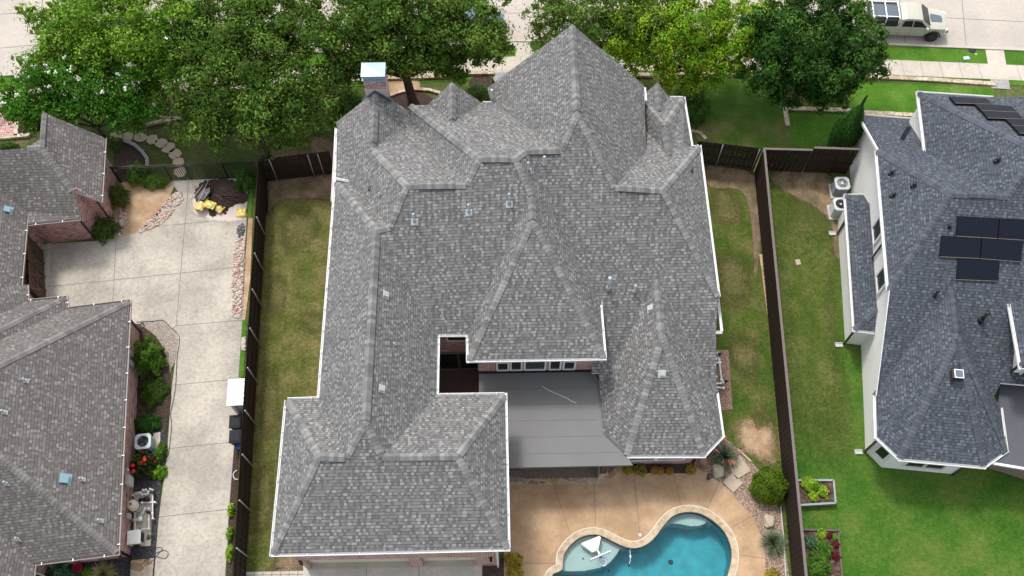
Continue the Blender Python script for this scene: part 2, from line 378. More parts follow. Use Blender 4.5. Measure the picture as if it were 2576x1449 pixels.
# ================================================================ GROUND
curb = [(-90, 36.5), (-60, 39.4), (-32.8, 41.2), (-14, 42.6), (.8, 43.4), (12, 43.3), (25, 42.7), (34.6, 42.0), (50, 40.5), (90, 36)]
def off(pl, d): return [(x, y+d) for x, y in pl]
def jline(a, b, z=0): return (G(*a, z), G(*b, z))
st_lines = [jline((0, 36), (150, 21.7)), jline((150, 21.7), (700, -8)), jline((0, 121), (97, 112)), jline((108, -20), (97, 150)), jline((1258, 33), (1360, 32)), jline((1363, -10), (1363, 45)),
            jline((2419, -10), (2431, 118)), jline((2367, 44), (2600, 56)), jline((2260, -10), (2278, 108)), jline((1700, 30), (2200, 38)), jline((1360, 32), (1700, 30))]
street = sheet('street', off(curb, 0)+[(90, 62), (-90, 62)], -.005, M_street, lines=st_lines, lw=.04)
b = MB()
for i in range(len(curb)-1):
    a, c = curb[i], curb[i+1]
    b.prism([(a[0], a[1]-.16), (c[0], c[1]-.16), c, a], -.05, .10)
b.build('kerb', M_walk, kind='structure')
sheet('parkway_grass', off(curb, -.17)+list(reversed(off(curb, -3.0))), .004, G_bright)
sw_t = off(curb, -1.35); sw_b = off(curb, -2.6)
lines = []
for i in range(-48, 66):
    x = i*1.25; y = np.interp(x, [c[0] for c in curb], [c[1] for c in curb]); lines.append(((x, y-1.35, 0), (x+.03, y-2.6, 0)))
sheet('sidewalk', sw_t+list(reversed(sw_b)), .03, M_walk, lines=lines, lw=.025)
sheet('entry_walk', GL([(1297, 100), (1342, 100), (1342, 144), (1297, 144)]), .036, M_walk)
sheet('front_walk', GL([(1244, 178), (1292, 178), (1260, 215), (1238, 215)]), .02, M_pavers)
sheet('neighbour_walk', GL([(2477, 121), (2524, 124), (2537, 198), (2491, 196)]), .036, M_walk)
sheet('paver_walk', GL([(2491, 198), (2537, 200), (2541, 225), (2494, 222)]), .02, M_pavers)
# lawns
sheet('front_lawn', GL([(1740, 190), (2000, 196), (2150, 200), (2500, 216), (2500, 300), (2260, 320), (2160, 430), (1760, 360), (1690, 250)]), .004, ground('half_bright_lawn', [(.3, (.045, .105, .012)), (.5, (.075, .145, .02)), (.62, (.14, .16, .045)), (.75, (.2, .18, .08))], .3, 9, amt=.4, blades=.6, bump=.03))
sheet('bright_lawn', GL([(2140, 206), (2300, 212), (2500, 224), (2500, 300), (2260, 282), (2140, 276)]), .008, G_bright)
sheet('terrace_lawn', GL([(1985, 284), (2180, 290), (2160, 400), (2120, 430), (1990, 362)]), .008, G_bright)
sheet('side_lawn', GL([(652, 452), (850, 440), (845, 1040), (700, 1040), (690, 1449), (690, 1700), (600, 1700), (640, 900)]), .004, G_olive)
sheet('east_lawn', GL([(1745, 400), (1905, 430), (1955, 980), (1998, 1450), (2010, 1700), (1992, 1700), (1960, 1300), (1870, 1130), (1745, 1110)]), .004, G_mid)
sheet('backyard_lawn', GL([(1908, 430), (2150, 440), (2620, 440), (2900, 1800), (2010, 1800), (1960, 980)]), .006, G_w)
patch('dry_turf', GL([(1925, 450), (2110, 450), (2115, 800), (2150, 1100), (2100, 1180), (2010, 1130), (1975, 1000), (1945, 700)]), .009, G_wd, 3.0)
patch('bare_patch', GL([(662, 462), (760, 446), (850, 440), (850, 500), (760, 498), (700, 505), (668, 540)]), .010, G_dry, .9)
patch('bare_patch', GL([(1770, 420), (1895, 440), (1915, 560), (1900, 700), (1890, 560), (1865, 480), (1790, 470)]), .010, G_dry, .3)
patch('bare_patch', GL([(1850, 1070), (1890, 1050), (1905, 1075), (1945, 1070), (1955, 1165), (1915, 1160), (1862, 1128)]), .012, G_soil, 4.0)
patch('bare_patch', GL([(1950, 430), (2080, 435), (2110, 520), (2125, 640), (2100, 640), (2090, 560), (2050, 520), (1960, 470)]), .012, G_dry, .9)
patch('bare_patch', GL([(740, 1400), (775, 1405), (770, 1436), (720, 1438), (690, 1436), (700, 1410)]), .010, G_dry)
sheet('bare_strip', GL([(1897, 437), (1905, 437), (1926, 640), (1948, 900), (1968, 1160), (1962, 1160), (1942, 900), (1918, 640)]), .010, G_dry)
sheet('bare_strip', GL([(1910, 640), (1926, 640), (1936, 780), (1930, 790)]), .012, G_soil)
for q in ([(700, 560), (740, 520), (800, 540), (800, 600), (720, 640)], [(680, 690), (720, 700), (715, 790), (672, 780)], [(755, 790), (815, 785), (812, 835), (765, 838)], [(660, 940), (700, 930), (700, 1090), (655, 1100)], [(650, 1180), (690, 1170), (680, 1330), (640, 1340)], [(1800, 640), (1880, 650), (1885, 760), (1815, 770)], [(1830, 840), (1900, 850), (1905, 960), (1850, 940)], [(1790, 470), (1850, 480), (1870, 560), (1800, 560)], [(1890, 1040), (1940, 1040), (1950, 1190), (1900, 1170)], [(1990, 470), (2080, 480), (2090, 620), (2000, 600)], [(2020, 700), (2080, 690), (2100, 840), (2040, 850)]):
    patch('dry_turf', GL(q), .0085, G_dryg, 4.0)
patch('worn_ground', GL([(690, 370), (830, 350), (850, 430), (690, 398)]), .008, G_dry)
# left neighbour's driveway
drv = GL([(426, 455), (520, 451), (624, 449), (623, 500), (618, 600), (611, 760), (606, 950), (590, 1150), (577, 1300), (566, 1460), (540, 1800), (330, 1800), (385, 1449), (400, 1300), (420, 1150), (432, 980), (446, 870), (440, 835), (400, 815), (330, 815), (90, 815), (100, 615), (240, 607), (300, 598), (345, 586), (385, 560), (425, 515), (452, 487)])
dl = [jline((475, 455), (443.3, 820)), jline((292.7, 600), (284, 765)), jline((128, 612), (117, 760)), jline((120, 722), (612, 671)), jline((385, 571), (621.7, 548)), jline((443, 820), (607, 806)),
      jline((430, 970), (600, 953)), jline((421, 1129), (588, 1112)), jline((400, 1301), (577, 1281)), jline((443, 820), (435, 828)), jline((615, 600), (607, 810)), jline((395, 1300), (385, 1449))]
sheet('driveway', drv, .02, M_drive, lines=dl, lw=.035)
# dusty stain of spilled soil, rust and oil on the driveway
patch('driveway_stain', GL([(495, 470), (488, 530), (525, 552), (560, 556), (590, 556), (616, 545), (604, 515), (560, 520), (530, 500)]), .026, plain('pale_dust', (.58, .50, .43), .95, var=.1), .9)
sheet('soil_bed', rag(GL([(296, 462), (428, 458), (425, 500), (385, 548), (345, 588), (300, 602), (262, 604), (270, 560), (290, 500)]), .04, 4, 8), .016, G_soil)
sheet('soil_strip', GL([(625, 549), (636, 549), (630, 700), (617, 805), (610, 805), (618, 640)]), .024, G_soil)
sheet('grass_strip', GL([(610, 805), (622, 805), (612, 950), (600, 950)]), .028, G_bright)
sheet('grass_strip', GL([(626, 478), (636, 478), (632, 549), (624, 549)]), .030, G_bright)
sheet('mulch_strip', GL([(590, 1110), (602, 1110), (585, 1449), (580, 1600), (566, 1600), (575, 1300)]), .028, G_mulch)
sheet('chippings_bed', rag(GL([(352, 815), (395, 806), (430, 822), (447, 850), (446, 880), (432, 930), (415, 930), (380, 880)]), .05, 4, 9), .030, G_palegr)
sheet('planting_bed', rag(GL([(328, 830), (380, 835), (420, 900), (430, 1000), (410, 1100), (340, 1100), (330, 1000)]), .04, 4, 10), .034, G_mulch)
sheet('gravel_bed', GL([(330, 1085), (418, 1080), (420, 1150), (402, 1240), (398, 1320), (388, 1449), (380, 1600), (120, 1600), (120, 1395), (330, 1360)]), .036, G_gravel)
sheet('flagstone_path', GL([(330, 1410), (388, 1404), (384, 1449), (376, 1600), (322, 1600)]), .042, M_flag)
sheet('mulch_bed', rag(GL([(285, 345), (320, 352), (350, 370), (365, 395), (370, 440), (310, 458), (292, 430)]), .06, 4, 11), .012, G_mulch)
sheet('mulch_circle', smooth(GL([(392, 265), (405, 248), (430, 242), (452, 252), (455, 280), (430, 298), (400, 292)]), 5), .02, G_mulch)
sheet('mulch_circle', smooth(GL([(985, 262), (1000, 240), (1040, 232), (1085, 245), (1095, 275), (1050, 300), (1000, 290)]), 5), .02, G_mulch)
sheet('mulch_circle', smooth(GL([(1180, 205), (1200, 192), (1235, 194), (1245, 215), (1225, 235), (1190, 232)]), 5), .02, G_mulch)
sheet('tan_bed', rag(GL([(968, 200), (1040, 198), (1060, 215), (1045, 226), (990, 238), (960, 240), (940, 215)]), .08, 4, 12), .014, G_soil)
sheet('tree_soil', rag(GL([(1960, 205), (2060, 205), (2070, 240), (2000, 250), (1965, 235)]), .1, 4, 13), .010, G_mulch)  # dark mulch ground beside the oak trunk
sheet('brick_path', GL([(-60, 284), (38, 284), (36, 345), (-60, 345)]), .03, M_brickA)
sheet('mulch_bed', GL([(48, 300), (100, 300), (90, 344), (48, 344)]), .014, G_mulch)
sheet('garage_drive', GL([(763, 1424), (1213, 1422), (1213, 1449), (1213, 1800), (763, 1800)]), .03, concrete('garage_drive_concrete', (.58, .54, .48), (.47, .44, .39), .6), lines=[jline((922, 1430), (921, 1800)), jline((1054, 1425), (1054, 1800))])
sheet('paver_strip', GL([(620, 1439), (763, 1436), (763, 1800), (612, 1800)]), .02, M_walk, lines=[jline((x, 1436), (x-2, 1500)) for x in range(640, 760, 22)]+[jline((620, 1447), (763, 1445))])
sheet('rear_bed', GL([(1213, 1420), (1277, 1400), (1277, 1600), (1213, 1600)]), .016, G_mulch)
sheet('apron', GL([(120, 612), (130, 612), (120, 765), (105, 765)]), .03, M_walk)
# pool deck with the pool cut out
POOL = [(1388.7, 1449), (1413.7, 1432.7), (1417, 1400), (1433, 1373), (1458.7, 1352.7), (1485, 1345), (1512, 1347.7), (1542, 1362), (1575, 1376.5), (1605, 1378), (1632, 1366), (1652, 1346), (1672, 1319), (1692, 1299), (1717.3, 1289.5), (1740, 1288), (1767, 1294), (1797, 1312.7), (1820.6, 1336), (1835.6, 1366), (1840.6, 1396), (1835, 1430), (1815, 1480), (1760, 1530), (1650, 1560), (1500, 1540), (1400, 1490)]
PW = smooth(GL(POOL), 5)
def offset(pl, d):
    n = len(pl); out = []
    for i in range(n):
        a, c = Vector(pl[i-1][:2]), Vector(pl[(i+1) % n][:2]); t = (c-a).normalized(); nn = Vector((t.y, -t.x))
        out.append((pl[i][0]+nn.x*d, pl[i][1]+nn.y*d))
    return out
area = sum(PW[i][0]*PW[(i+1) % len(PW)][1]-PW[(i+1) % len(PW)][0]*PW[i][1] for i in range(len(PW)))
if area < 0: PW = PW[::-1]
CO = offset(PW, .33)
def holed(name, outer, inner, z, mat):
    bm = bmesh.new()
    def loop(pl):
        vs = [bm.verts.new((p[0], p[1], z)) for p in pl]; return [bm.edges.new((vs[i], vs[(i+1) % len(vs)])) for i in range(len(vs))]
    bmesh.ops.triangle_fill(bm, use_beauty=True, use_dissolve=False, edges=loop(outer)+loop(inner))
    for f in bm.faces:
        if f.normal.z < 0: f.normal_flip()
    me = bpy.data.meshes.new(name); bm.to_mesh(me); bm.free(); me.materials.append(mat)
    o = bpy.data.objects.new(name, me); C.objects.link(o); o['kind'] = 'structure'; return o
holed('ground', [(-220, -160), (220, -160), (220, 260), (-220, 260)], PW, -.02, G_front)
deckP = [p[:2] for p in GL([(1268, 1195), (1562, 1172), (1600, 1190), (1738, 1191), (1745, 1172), (1775, 1190), (1809, 1212.7), (1833, 1233), (1855.7, 1259), (1874, 1277), (1890.6, 1298), (1906, 1328), (1917, 1359), (1923, 1385), (1925.6, 1406), (1922, 1449), (1900, 1600), (1300, 1640), (1268, 1600)])]
deck = holed('pool_deck', deckP, offset(CO, -.02), .03, M_deck)
b = MB()
for a, c in (((1391, 1214), (1434, 1345)), ((1494, 1213), (1498, 1322)), ((1594, 1192), (1609, 1340)), ((1694, 1191), (1712, 1270)), ((1809, 1213), (1779, 1278)), ((1890, 1298), (1842, 1326)), ((1925, 1406), (1858, 1396)), ((1318, 1417), (1400, 1418))):
    p, q = Vector(G(*a)), Vector(G(*c)); d = (q-p).normalized(); n = Vector((-d.y, d.x, 0))*.014; e = Vector((0, 0, .036))
    b.face([p-n+e, q-n+e, q+n+e, p+n+e])
b.build('deck_joints', M_joint, deck)
pool = thing('swimming_pool', 'curvy freeform swimming pool with pale stone coping and turquoise water', 'swimming pool', G(1650, 1420))
b = MB(); n = len(PW)
for i in range(n):
    j = (i+1) % n; a, c, d, e = PW[i], PW[j], CO[j], CO[i]
    b.face([(*a, .07), (*c, .07), (*d, .07), (*e, .07)][::-1]); b.face([(*a, -.1), (*c, -.1), (*c, .07), (*a, .07)]); b.face([(*e, .0), (*d, .0), (*d, .07), (*e, .07)][::-1])
b.build('coping', M_coping, pool)
b = MB(); CO2 = offset(CO, .028)
for i in range(n):
    j = (i+1) % n; b.face([(*CO[i], .05), (*CO[j], .05), (*CO2[j], .05), (*CO2[i], .05)][::-1])
b.build('grout_line', M_white, pool)
M_plaster = plain('teal_pool_plaster', (.05, .29, .34), .7, var=.38, sc_=2.2); M_ledge = plain('grey_pool_plaster', (.56, .47, .44), .8, var=.14, sc_=2)
M_tile = plain('waterline_tile', (.035, .045, .05), .3)
b = MB()
D0 = -.1
for i in range(n):
    j = (i+1) % n; b.face([(*PW[i], -1.5), (*PW[j], -1.5), (*PW[j], -.42), (*PW[i], -.42)], 0); b.face([(*PW[i], -.42), (*PW[j], -.42), (*PW[j], D0), (*PW[i], D0)], 1)
b.face([(*p, -1.5) for p in PW], 0)
b.build('basin', [M_plaster, M_tile], pool)
def clipz(pts, z0, z1, name, mat):
    b = MB(); P = [(p[0], p[1]) for p in pts]
    if sum(P[i][0]*P[(i+1) % len(P)][1]-P[(i+1) % len(P)][0]*P[i][1] for i in range(len(P))) < 0: P.reverse()
    b.prism(P, z0, z1); return b.build(name, mat, pool)
def inset_pool(i0, i1, extra, z0, z1, name, mat):
    pl = [G(*POOL[k % len(POOL)]) for k in range(i0, i1+1)]
    a = smooth([(p[0], p[1]) for p in pl], 5, False); a = [(x*.998+G(1600, 1400)[0]*.002, y*.998+G(1600, 1400)[1]*.002) for x, y in a]
    return clipz(a+[G(*e)[:2] for e in extra], z0, z1, name, mat)
inset_pool(1, 8, [(1563, 1374), (1552, 1392), (1535, 1412), (1510, 1425), (1470, 1433), (1440, 1434)], -1.48, -.38, 'tanning_ledge', M_ledge)
inset_pool(12, 17, [(1782, 1306), (1776, 1313), (1762, 1318), (1740, 1319), (1712, 1313), (1690, 1312), (1676, 1318)], -1.48, -.45, 'entry_step', M_ledge)
mw = N('pool_water', .04, .5); mw.t.nodes.remove(mw.b)
tr = mw.n('BsdfTransparent'); tr.inputs[0].default_value = (.70, .93, .95, 1); gl = mw.n('BsdfGlossy'); gl.inputs['Roughness'].default_value = .03
fz = mw.n('Fresnel'); fz.inputs[0].default_value = 1.33; mx = mw.n('MixShader'); mw.l(fz.outputs[0], mx.inputs[0]); mw.l(tr.outputs[0], mx.inputs[1]); mw.l(gl.outputs[0], mx.inputs[2]); mw.l(mx.outputs[0], mw.t.nodes['Material Output'].inputs[0])
bp = mw.n('Bump'); bp.inputs['Distance'].default_value = .02; mw.l(mw.noise(mw.coord(), 3, 3), bp.inputs['Height']); mw.l(bp.outputs[0], gl.inputs['Normal']); mw.l(bp.outputs[0], fz.inputs['Normal'])
b = MB(); b.face([(*p, -.16) for p in PW]); b.build('water', mw.mat, pool)
# plain beds near the pool
sheet('pebble_bed', GL([(1738, 1192), (1742, 1150), (1820, 1100), (1870, 1140), (1935, 1210), (1965, 1300), (1985, 1449), (1990, 1600), (1905, 1600), (1922, 1449), (1925.6, 1406), (1917, 1359), (1890, 1297), (1855, 1259), (1809, 1213)]), .018, G_pebble)
sheet('flower_bed', GL([(1560, 1172), (1600, 1160), (1750, 1155), (1740, 1192), (1600, 1192)]), .022, G_mulch)
sheet('gravel_pad', GL([(1780, 878), (1832, 881), (1836, 925), (1840, 980), (1843, 1031), (1780, 1034)]), .02, G_redgr)
for k, (cx, cy, a, w_, h_) in enumerate([(1857, 1176, .5, .9, 1.0), (1843, 1215, .7, .75, .75)]):
    x, y, _ = G(cx, cy); b = MB(); b.box((x, y, .05), (w_, h_, .07), a)
    b.build('stepping_stone', M_flag2, label=['tan stepping stone beside the red yucca', 'tan stepping stone nearest the pool deck edge'][k], cat='stepping stone')
fs = [(293, 343), (322, 345), (354, 346), (383, 351), (408, 361), (425, 374), (440, 387), (448, 408), (455, 433)]
fl = ['one against the house corner shrub', 'second one from the house corner', 'third one from the house corner', 'one where the path starts to bend', 'one in the middle of the bend', 'small one after the bend', 'large one above the iron fence', 'one just behind the iron fence rail', 'last one seen through the iron fence']
for k, (cx, cy) in enumerate(fs):
    rn = random.Random(k); x, y, _ = G(cx, cy); b = MB(); m_ = 7
    b.prism([(x+(.42+rn.uniform(-.08, .08))*math.cos(2*math.pi*j/m_), y+(.40+rn.uniform(-.08, .08))*math.sin(2*math.pi*j/m_)) for j in range(m_)], .0, .05)
    b.build('flagstone', M_flag2, label='tan flagstone of the curved garden path, '+fl[k], cat='flagstone', group='flagstones of the garden path')
# low stone walls and edgings
def swall(pts, name, label, cat, w_=.28, h_=.35, mat=M_stone, z0=0):
    b = MB(); P = [Vector(G(*p)) for p in pts]; L = []
    for i in range(len(P)):
        t = (P[min(i+1, len(P)-1)]-P[max(i-1, 0)]).normalized(); nn = Vector((-t.y, t.x, 0))*w_/2; L.append((P[i]-nn, P[i]+nn))
    for i in range(len(P)-1):
        b.prism([L[i][0], L[i+1][0], L[i+1][1], L[i][1]], z0, h_)
    return b.build(name, mat, label=label, cat=cat)
swall([(2145, 192), (2250, 197), (2350, 202), (2504, 213)], 'stone_wall', 'long low pale stone wall behind the sidewalk by the bright lawn', 'stone wall', .28, .12)
swall([(1969, 274), (2050, 276), (2130, 279), (2165, 284), (2316, 292)], 'stone_wall', 'low stone wall of the lawn terrace ending at the white house', 'stone wall', .28, .12)
swall([(1975, 277), (1981, 318)], 'stone_wall', 'short stub of stone wall running toward the camera from the terrace wall', 'stone wall', .28, .12)
swall([(900, 205), (960, 199), (1050, 197), (1140, 194), (1180, 187), (1244, 186)], 'stone_edging', 'pale stone edging under the large oak along the sidewalk', 'stone edging', .25, .2)
swall([(978, 243), (1010, 232), (1045, 226), (1080, 228), (1108, 236)], 'stone_edging', 'curved stone edging around the large oak trunk', 'stone edging', .2, .15)
swall([(389, 262), (390, 280), (405, 295), (430, 300), (458, 298)], 'stone_edging', 'curved stone edging around the round mulch bed', 'stone edging', .18, .15)
swall([(366, 317), (400, 308), (443, 302)], 'stone_edging', 'straight stone edging below the round mulch bed', 'stone edging', .2, .15)
swall([(312, 354), (340, 366), (358, 382), (371, 400), (372, 420)], 'stone_edging', 'grey stone edging of the mulch bed beside the left brick house', 'stone edging', .2, .15, M_pavers)
swall([(-40, 350), (20, 348), (78, 342)], 'stone_edging', 'pale stone edging at the left edge of the photo behind the roof', 'stone edging', .25, .2)
swall([(42, 345), (46, 300)], 'stone_edging', 'pale stone edging along the right side of the brick path', 'stone edging', .25, .2)
swall([(1738, 330), (1760, 336), (1775, 352)], 'stone_edging', 'curved tan stone edging beside the main house right corner', 'stone edging', .2, .15)
swall([(1700, 190), (1800, 188), (1880, 190)], 'stone_wall', 'low pale stone wall glimpsed under the yellow green tree', 'stone wall', .25, .25)
swall([(1570, 190), (1640, 192)], 'stone_edging', 'pale stone edging glimpsed right of the tallest roof', 'stone edging', .25, .2)
swall([(1853, 1130), (1865, 1140), (1888, 1162)], 'stone_edging', 'short stone edging behind the red yucca', 'stone edging', .1, .12, M_flag2)
swall([(1963, 1275), (1970, 1350), (1976, 1449), (1982, 1560)], 'metal_edging', 'thin pale metal edging strip of the pebble bed along the fence', 'edging', .05, .1, M_alum)
# scattered river rocks as real stones
def rocks(name, poly, n_, size, cols, seed, z=.03):
    rn = random.Random(seed); P = [G(*p) for p in poly]; xs = [p[0] for p in P]; ys = [p[1] for p in P]; b = MB(); k = 0; t = 0
    def inside(x, y):
        c = False; j = len(P)-1
        for i in range(len(P)):
            if (P[i][1] > y) != (P[j][1] > y) and x < (P[j][0]-P[i][0])*(y-P[i][1])/(P[j][1]-P[i][1])+P[i][0]: c = not c
            j = i
        return c
    while k < n_ and t < n_*20:
        t += 1; x, y = rn.uniform(min(xs), max(xs)), rn.uniform(min(ys), max(ys))
        if not inside(x, y): continue
        k += 1; s_ = size*rn.uniform(.6, 1.4); m_ = rn.randrange(len(cols)); a = rn.uniform(0, 3); e = rn.uniform(.65, 1)
        base = len(b.v)
        for zz, rr in ((0, .8), (.35, 1), (.6, .55)):
            for j in range(6):
                th = a+j*math.pi/3; b.v.append((x+s_*rr*math.cos(th), y+s_*rr*e*math.sin(th), z+zz*s_))
        for q in range(2):
            for j in range(6):
                b.f.append((base+q*6+j, base+q*6+(j+1) % 6, base+q*6+6+(j+1) % 6, base+q*6+6+j)); b.m.append(m_); b.sm.append(True)
        b.f.append(tuple(base+12+j for j in range(6))); b.m.append(m_); b.sm.append(True)
    return b.build(name, cols, kind='stuff')
RC = [plain('rock_pink', (.42, .30, .25), .8), plain('rock_tan', (.47, .39, .31), .8), plain('rock_grey', (.38, .35, .33), .8), plain('rock_pale', (.55, .50, .43), .8), plain('rock_red', (.36, .15, .10), .8)]
rocks('river_rocks', [(455, 483), (462, 500), (430, 540), (400, 570), (345, 590), (352, 578), (385, 545), (415, 510), (440, 484)], 520, .07, RC, 1, .02)
rocks('river_rocks', [(300, 520), (315, 525), (318, 560), (305, 595), (292, 590), (300, 560)], 160, .07, RC, 2, .02)
rocks('river_rocks', [(592, 603), (616, 600), (612, 700), (606, 800), (586, 800), (584, 720), (588, 650)], 700, .065, RC, 3, .024)
rocks('black_gravel_pile', [(595, 578), (608, 562), (618, 570), (613, 592), (600, 600)], 200, .04, [M_black, plain('gravel_grey', (.12, .13, .14), .8)], 4, .03)
rocks('white_rocks', [(610, 850), (618, 850), (616, 882), (608, 880)], 120, .06, [RC[3], RC[2]], 5, .03)
# irregular mulch heap
def heap(name, poly, hmax, mat, seed, kw):
    P = rag(GL(poly), .10, 5, seed); cx = sum(p[0] for p in P)/len(P); cy = sum(p[1] for p in P)/len(P); b = MB(); rn = random.Random(seed)
    rings = []
    for t, h in ((1, 0), (.85, .35), (.65, .7), (.4, .95), (.15, 1)):
        rings.append([(cx+(x-cx)*t, cy+(y-cy)*t, .03+h*hmax*(rn.uniform(.8, 1.2) if t < 1 else 0)) for x, y in P])
    for k in range(len(rings)-1):
        for i in range(len(P)):
            j = (i+1) % len(P); b.face([rings[k][i], rings[k][j], rings[k+1][j], rings[k+1][i]], smooth=True)
    b.face(rings[-1]); return b.build(name, mat, **kw)
heap('mulch_heap', [(505, 462), (530, 452), (575, 450), (610, 462), (622, 490), (620, 510), (596, 512), (575, 530), (560, 540), (548, 533), (535, 548), (528, 540), (525, 522), (505, 500), (492, 505), (491, 480)], .35, G_mulch, 3, dict(kind='stuff'))
# ================================================================ HOUSES
MV={'a1':(-6.96,33.33,8.01),'a0':(-9.40,32.75,6.00),'a0b':(-9.32,32.40,5.96),'aj':(-6.93,29.58,7.95),'a3':(-5.18,33.48,6.54),'a4':(-5.18,32.34,6.19),'b1':(-4.82,25.94,10.14),'b2':(-1.88,25.95,10.10),'s1':(-5.73,24.24,9.02),'k1':(-6.37,23.96,9.17),'k0':(-8.42,28.63,6.27),'k00':(-9.16,28.82,6.02),'c1':(-1.20,27.06,10.76),'c2':(0.59,27.03,10.74),'c3':(1.11,27.90,10.10),'c4':(2.94,27.90,10.11),'g1':(-2.74,33.66,8.25),'g2':(-2.70,31.01,8.21),'g3':(-4.23,33.34,6.66),'g4':(-1.16,33.56,6.54),'cf':(-0.60,33.62,6.44),'t1':(1.37,25.51,9.78),'t2':(1.39,24.09,9.77),'t3':(-1.90,18.26,6.00),'t4':(4.89,18.26,6.00),'t5':(-1.92,19.66,6.02),'t6':(4.84,21.44,5.92),'e1':(-3.49,19.69,6.01),'e2':(-3.50,16.40,6.00),'e3':(-0.13,16.39,6.00),'e4':(-0.10,8.94,5.99),'e5':(-10.90,8.89,5.98),'e6':(-10.82,16.31,6.01),'e7':(-9.24,16.34,6.01),'r1':(-6.43,14.04,9.24),'m1':(-8.60,12.72,8.38),'m2':(-7.36,12.67,8.34),'m3':(-5.71,12.67,8.38),'m4':(-2.30,12.63,8.37),'B1':(3.77,35.14,11.09),'B2':(3.76,29.45,11.09),'B3':(-0.85,34.94,6.06),'B4':(8.09,34.73,6.33),'B5':(7.82,30.12,6.58),'B6':(5.63,26.33,9.03),'d1':(8.08,26.16,8.97),'d2':(10.97,21.56,5.96),'h1':(10.87,30.65,6.17),'h2':(8.06,32.58,5.23),'h3':(9.07,29.59,6.80),'h4':(10.04,30.76,6.03),'w1':(8.91,31.58,6.83),'w2':(8.13,34.20,5.47),'w3':(10.54,34.77,5.06),'w4':(10.69,31.47,5.03),'x1':(8.98,35.30,5.79),'x2':(8.90,33.10,5.90),'x3':(8.29,35.27,4.83),'x4':(9.79,34.93,4.90),'o1':(7.79,22.34,6.44),'o2':(7.81,19.18,6.42),'o3':(4.91,15.22,3.18),'o4':(6.02,14.02,3.16),'o5':(9.93,13.97,3.14),'o6':(10.99,14.98,3.14),'o7':(10.93,17.32,3.16),'o8':(4.84,17.62,3.35),'d3':(10.31,16.66,6.00),'d3a':(10.87,20.06,4.98),'d5':(4.80,18.27,3.82)}
WV={'p1':(21.31,34.74,3.15),'p1b':(24.53,34.35,3.16),'p3':(20.75,30.30,6.00),'pe':(19.82,21.70,6.02),'h1':(22.85,25.82,8.69),'rr':(25.66,25.60,8.72),'v1':(23.48,30.24,5.91),'v0':(24.18,33.66,3.63),'q1':(23.86,34.23,5.94),'q2':(28.07,33.79,5.96),'o1':(22.99,21.73,6.29),'o2':(22.66,18.87,6.32),'o3':(18.90,14.79,3.15),'o4':(19.86,13.62,3.15),'o5':(24.02,13.14,3.16),'o6':(25.35,13.94,3.14),'o7':(25.59,16.24,3.15),'o8':(19.21,16.96,3.22),'dr':(25.14,16.65,3.46),'d4':(25.53,17.32,3.86),'Q':(27.08,27.53,9.96),'dR1':(30.33,27.28,10.03),'dR2':(30.72,16.74,3.86),'sb':(22.70,31.61,5.05),'sc':(22.84,31.83,6.00)}
AV={'t0':(-26.42,34.24,5.33),'t1':(-23.69,33.96,3.12),'t2':(-23.21,29.57,3.12),'t3':(-24.46,29.72,4.06),'t4':(-26.03,31.77,5.50),'t5':(-26.48,31.36,6.00),'t6':(-32.47,31.04,5.71),'b1':(-24.19,28.52,3.07),'b2':(-27.08,28.21,3.08),'g0':(-27.32,28.98,3.13),'g1':(-26.77,24.35,3.15),'gv':(-30.37,31.16,5.54),'gh':(-29.50,26.64,5.26),'n0':(-26.24,23.31,3.06),'n1':(-24.14,23.47,3.11),'n1h':(-28.52,17.89,7.13),'n2':(-23.95,22.79,3.10),'n2v':(-28.44,17.43,7.07),'r1':(-20.62,23.19,3.10),'r3':(-19.17,9.64,3.10),'r5':(-23.15,9.21,3.10),'r6':(-27.28,13.07,6.55),'RX':(-26.81,15.69,8.61),'hb':(-27.21,24.14,3.38),'a2a':(-26.47,24.32,3.08),'a2b':(-29.52,19.25,5.88)}
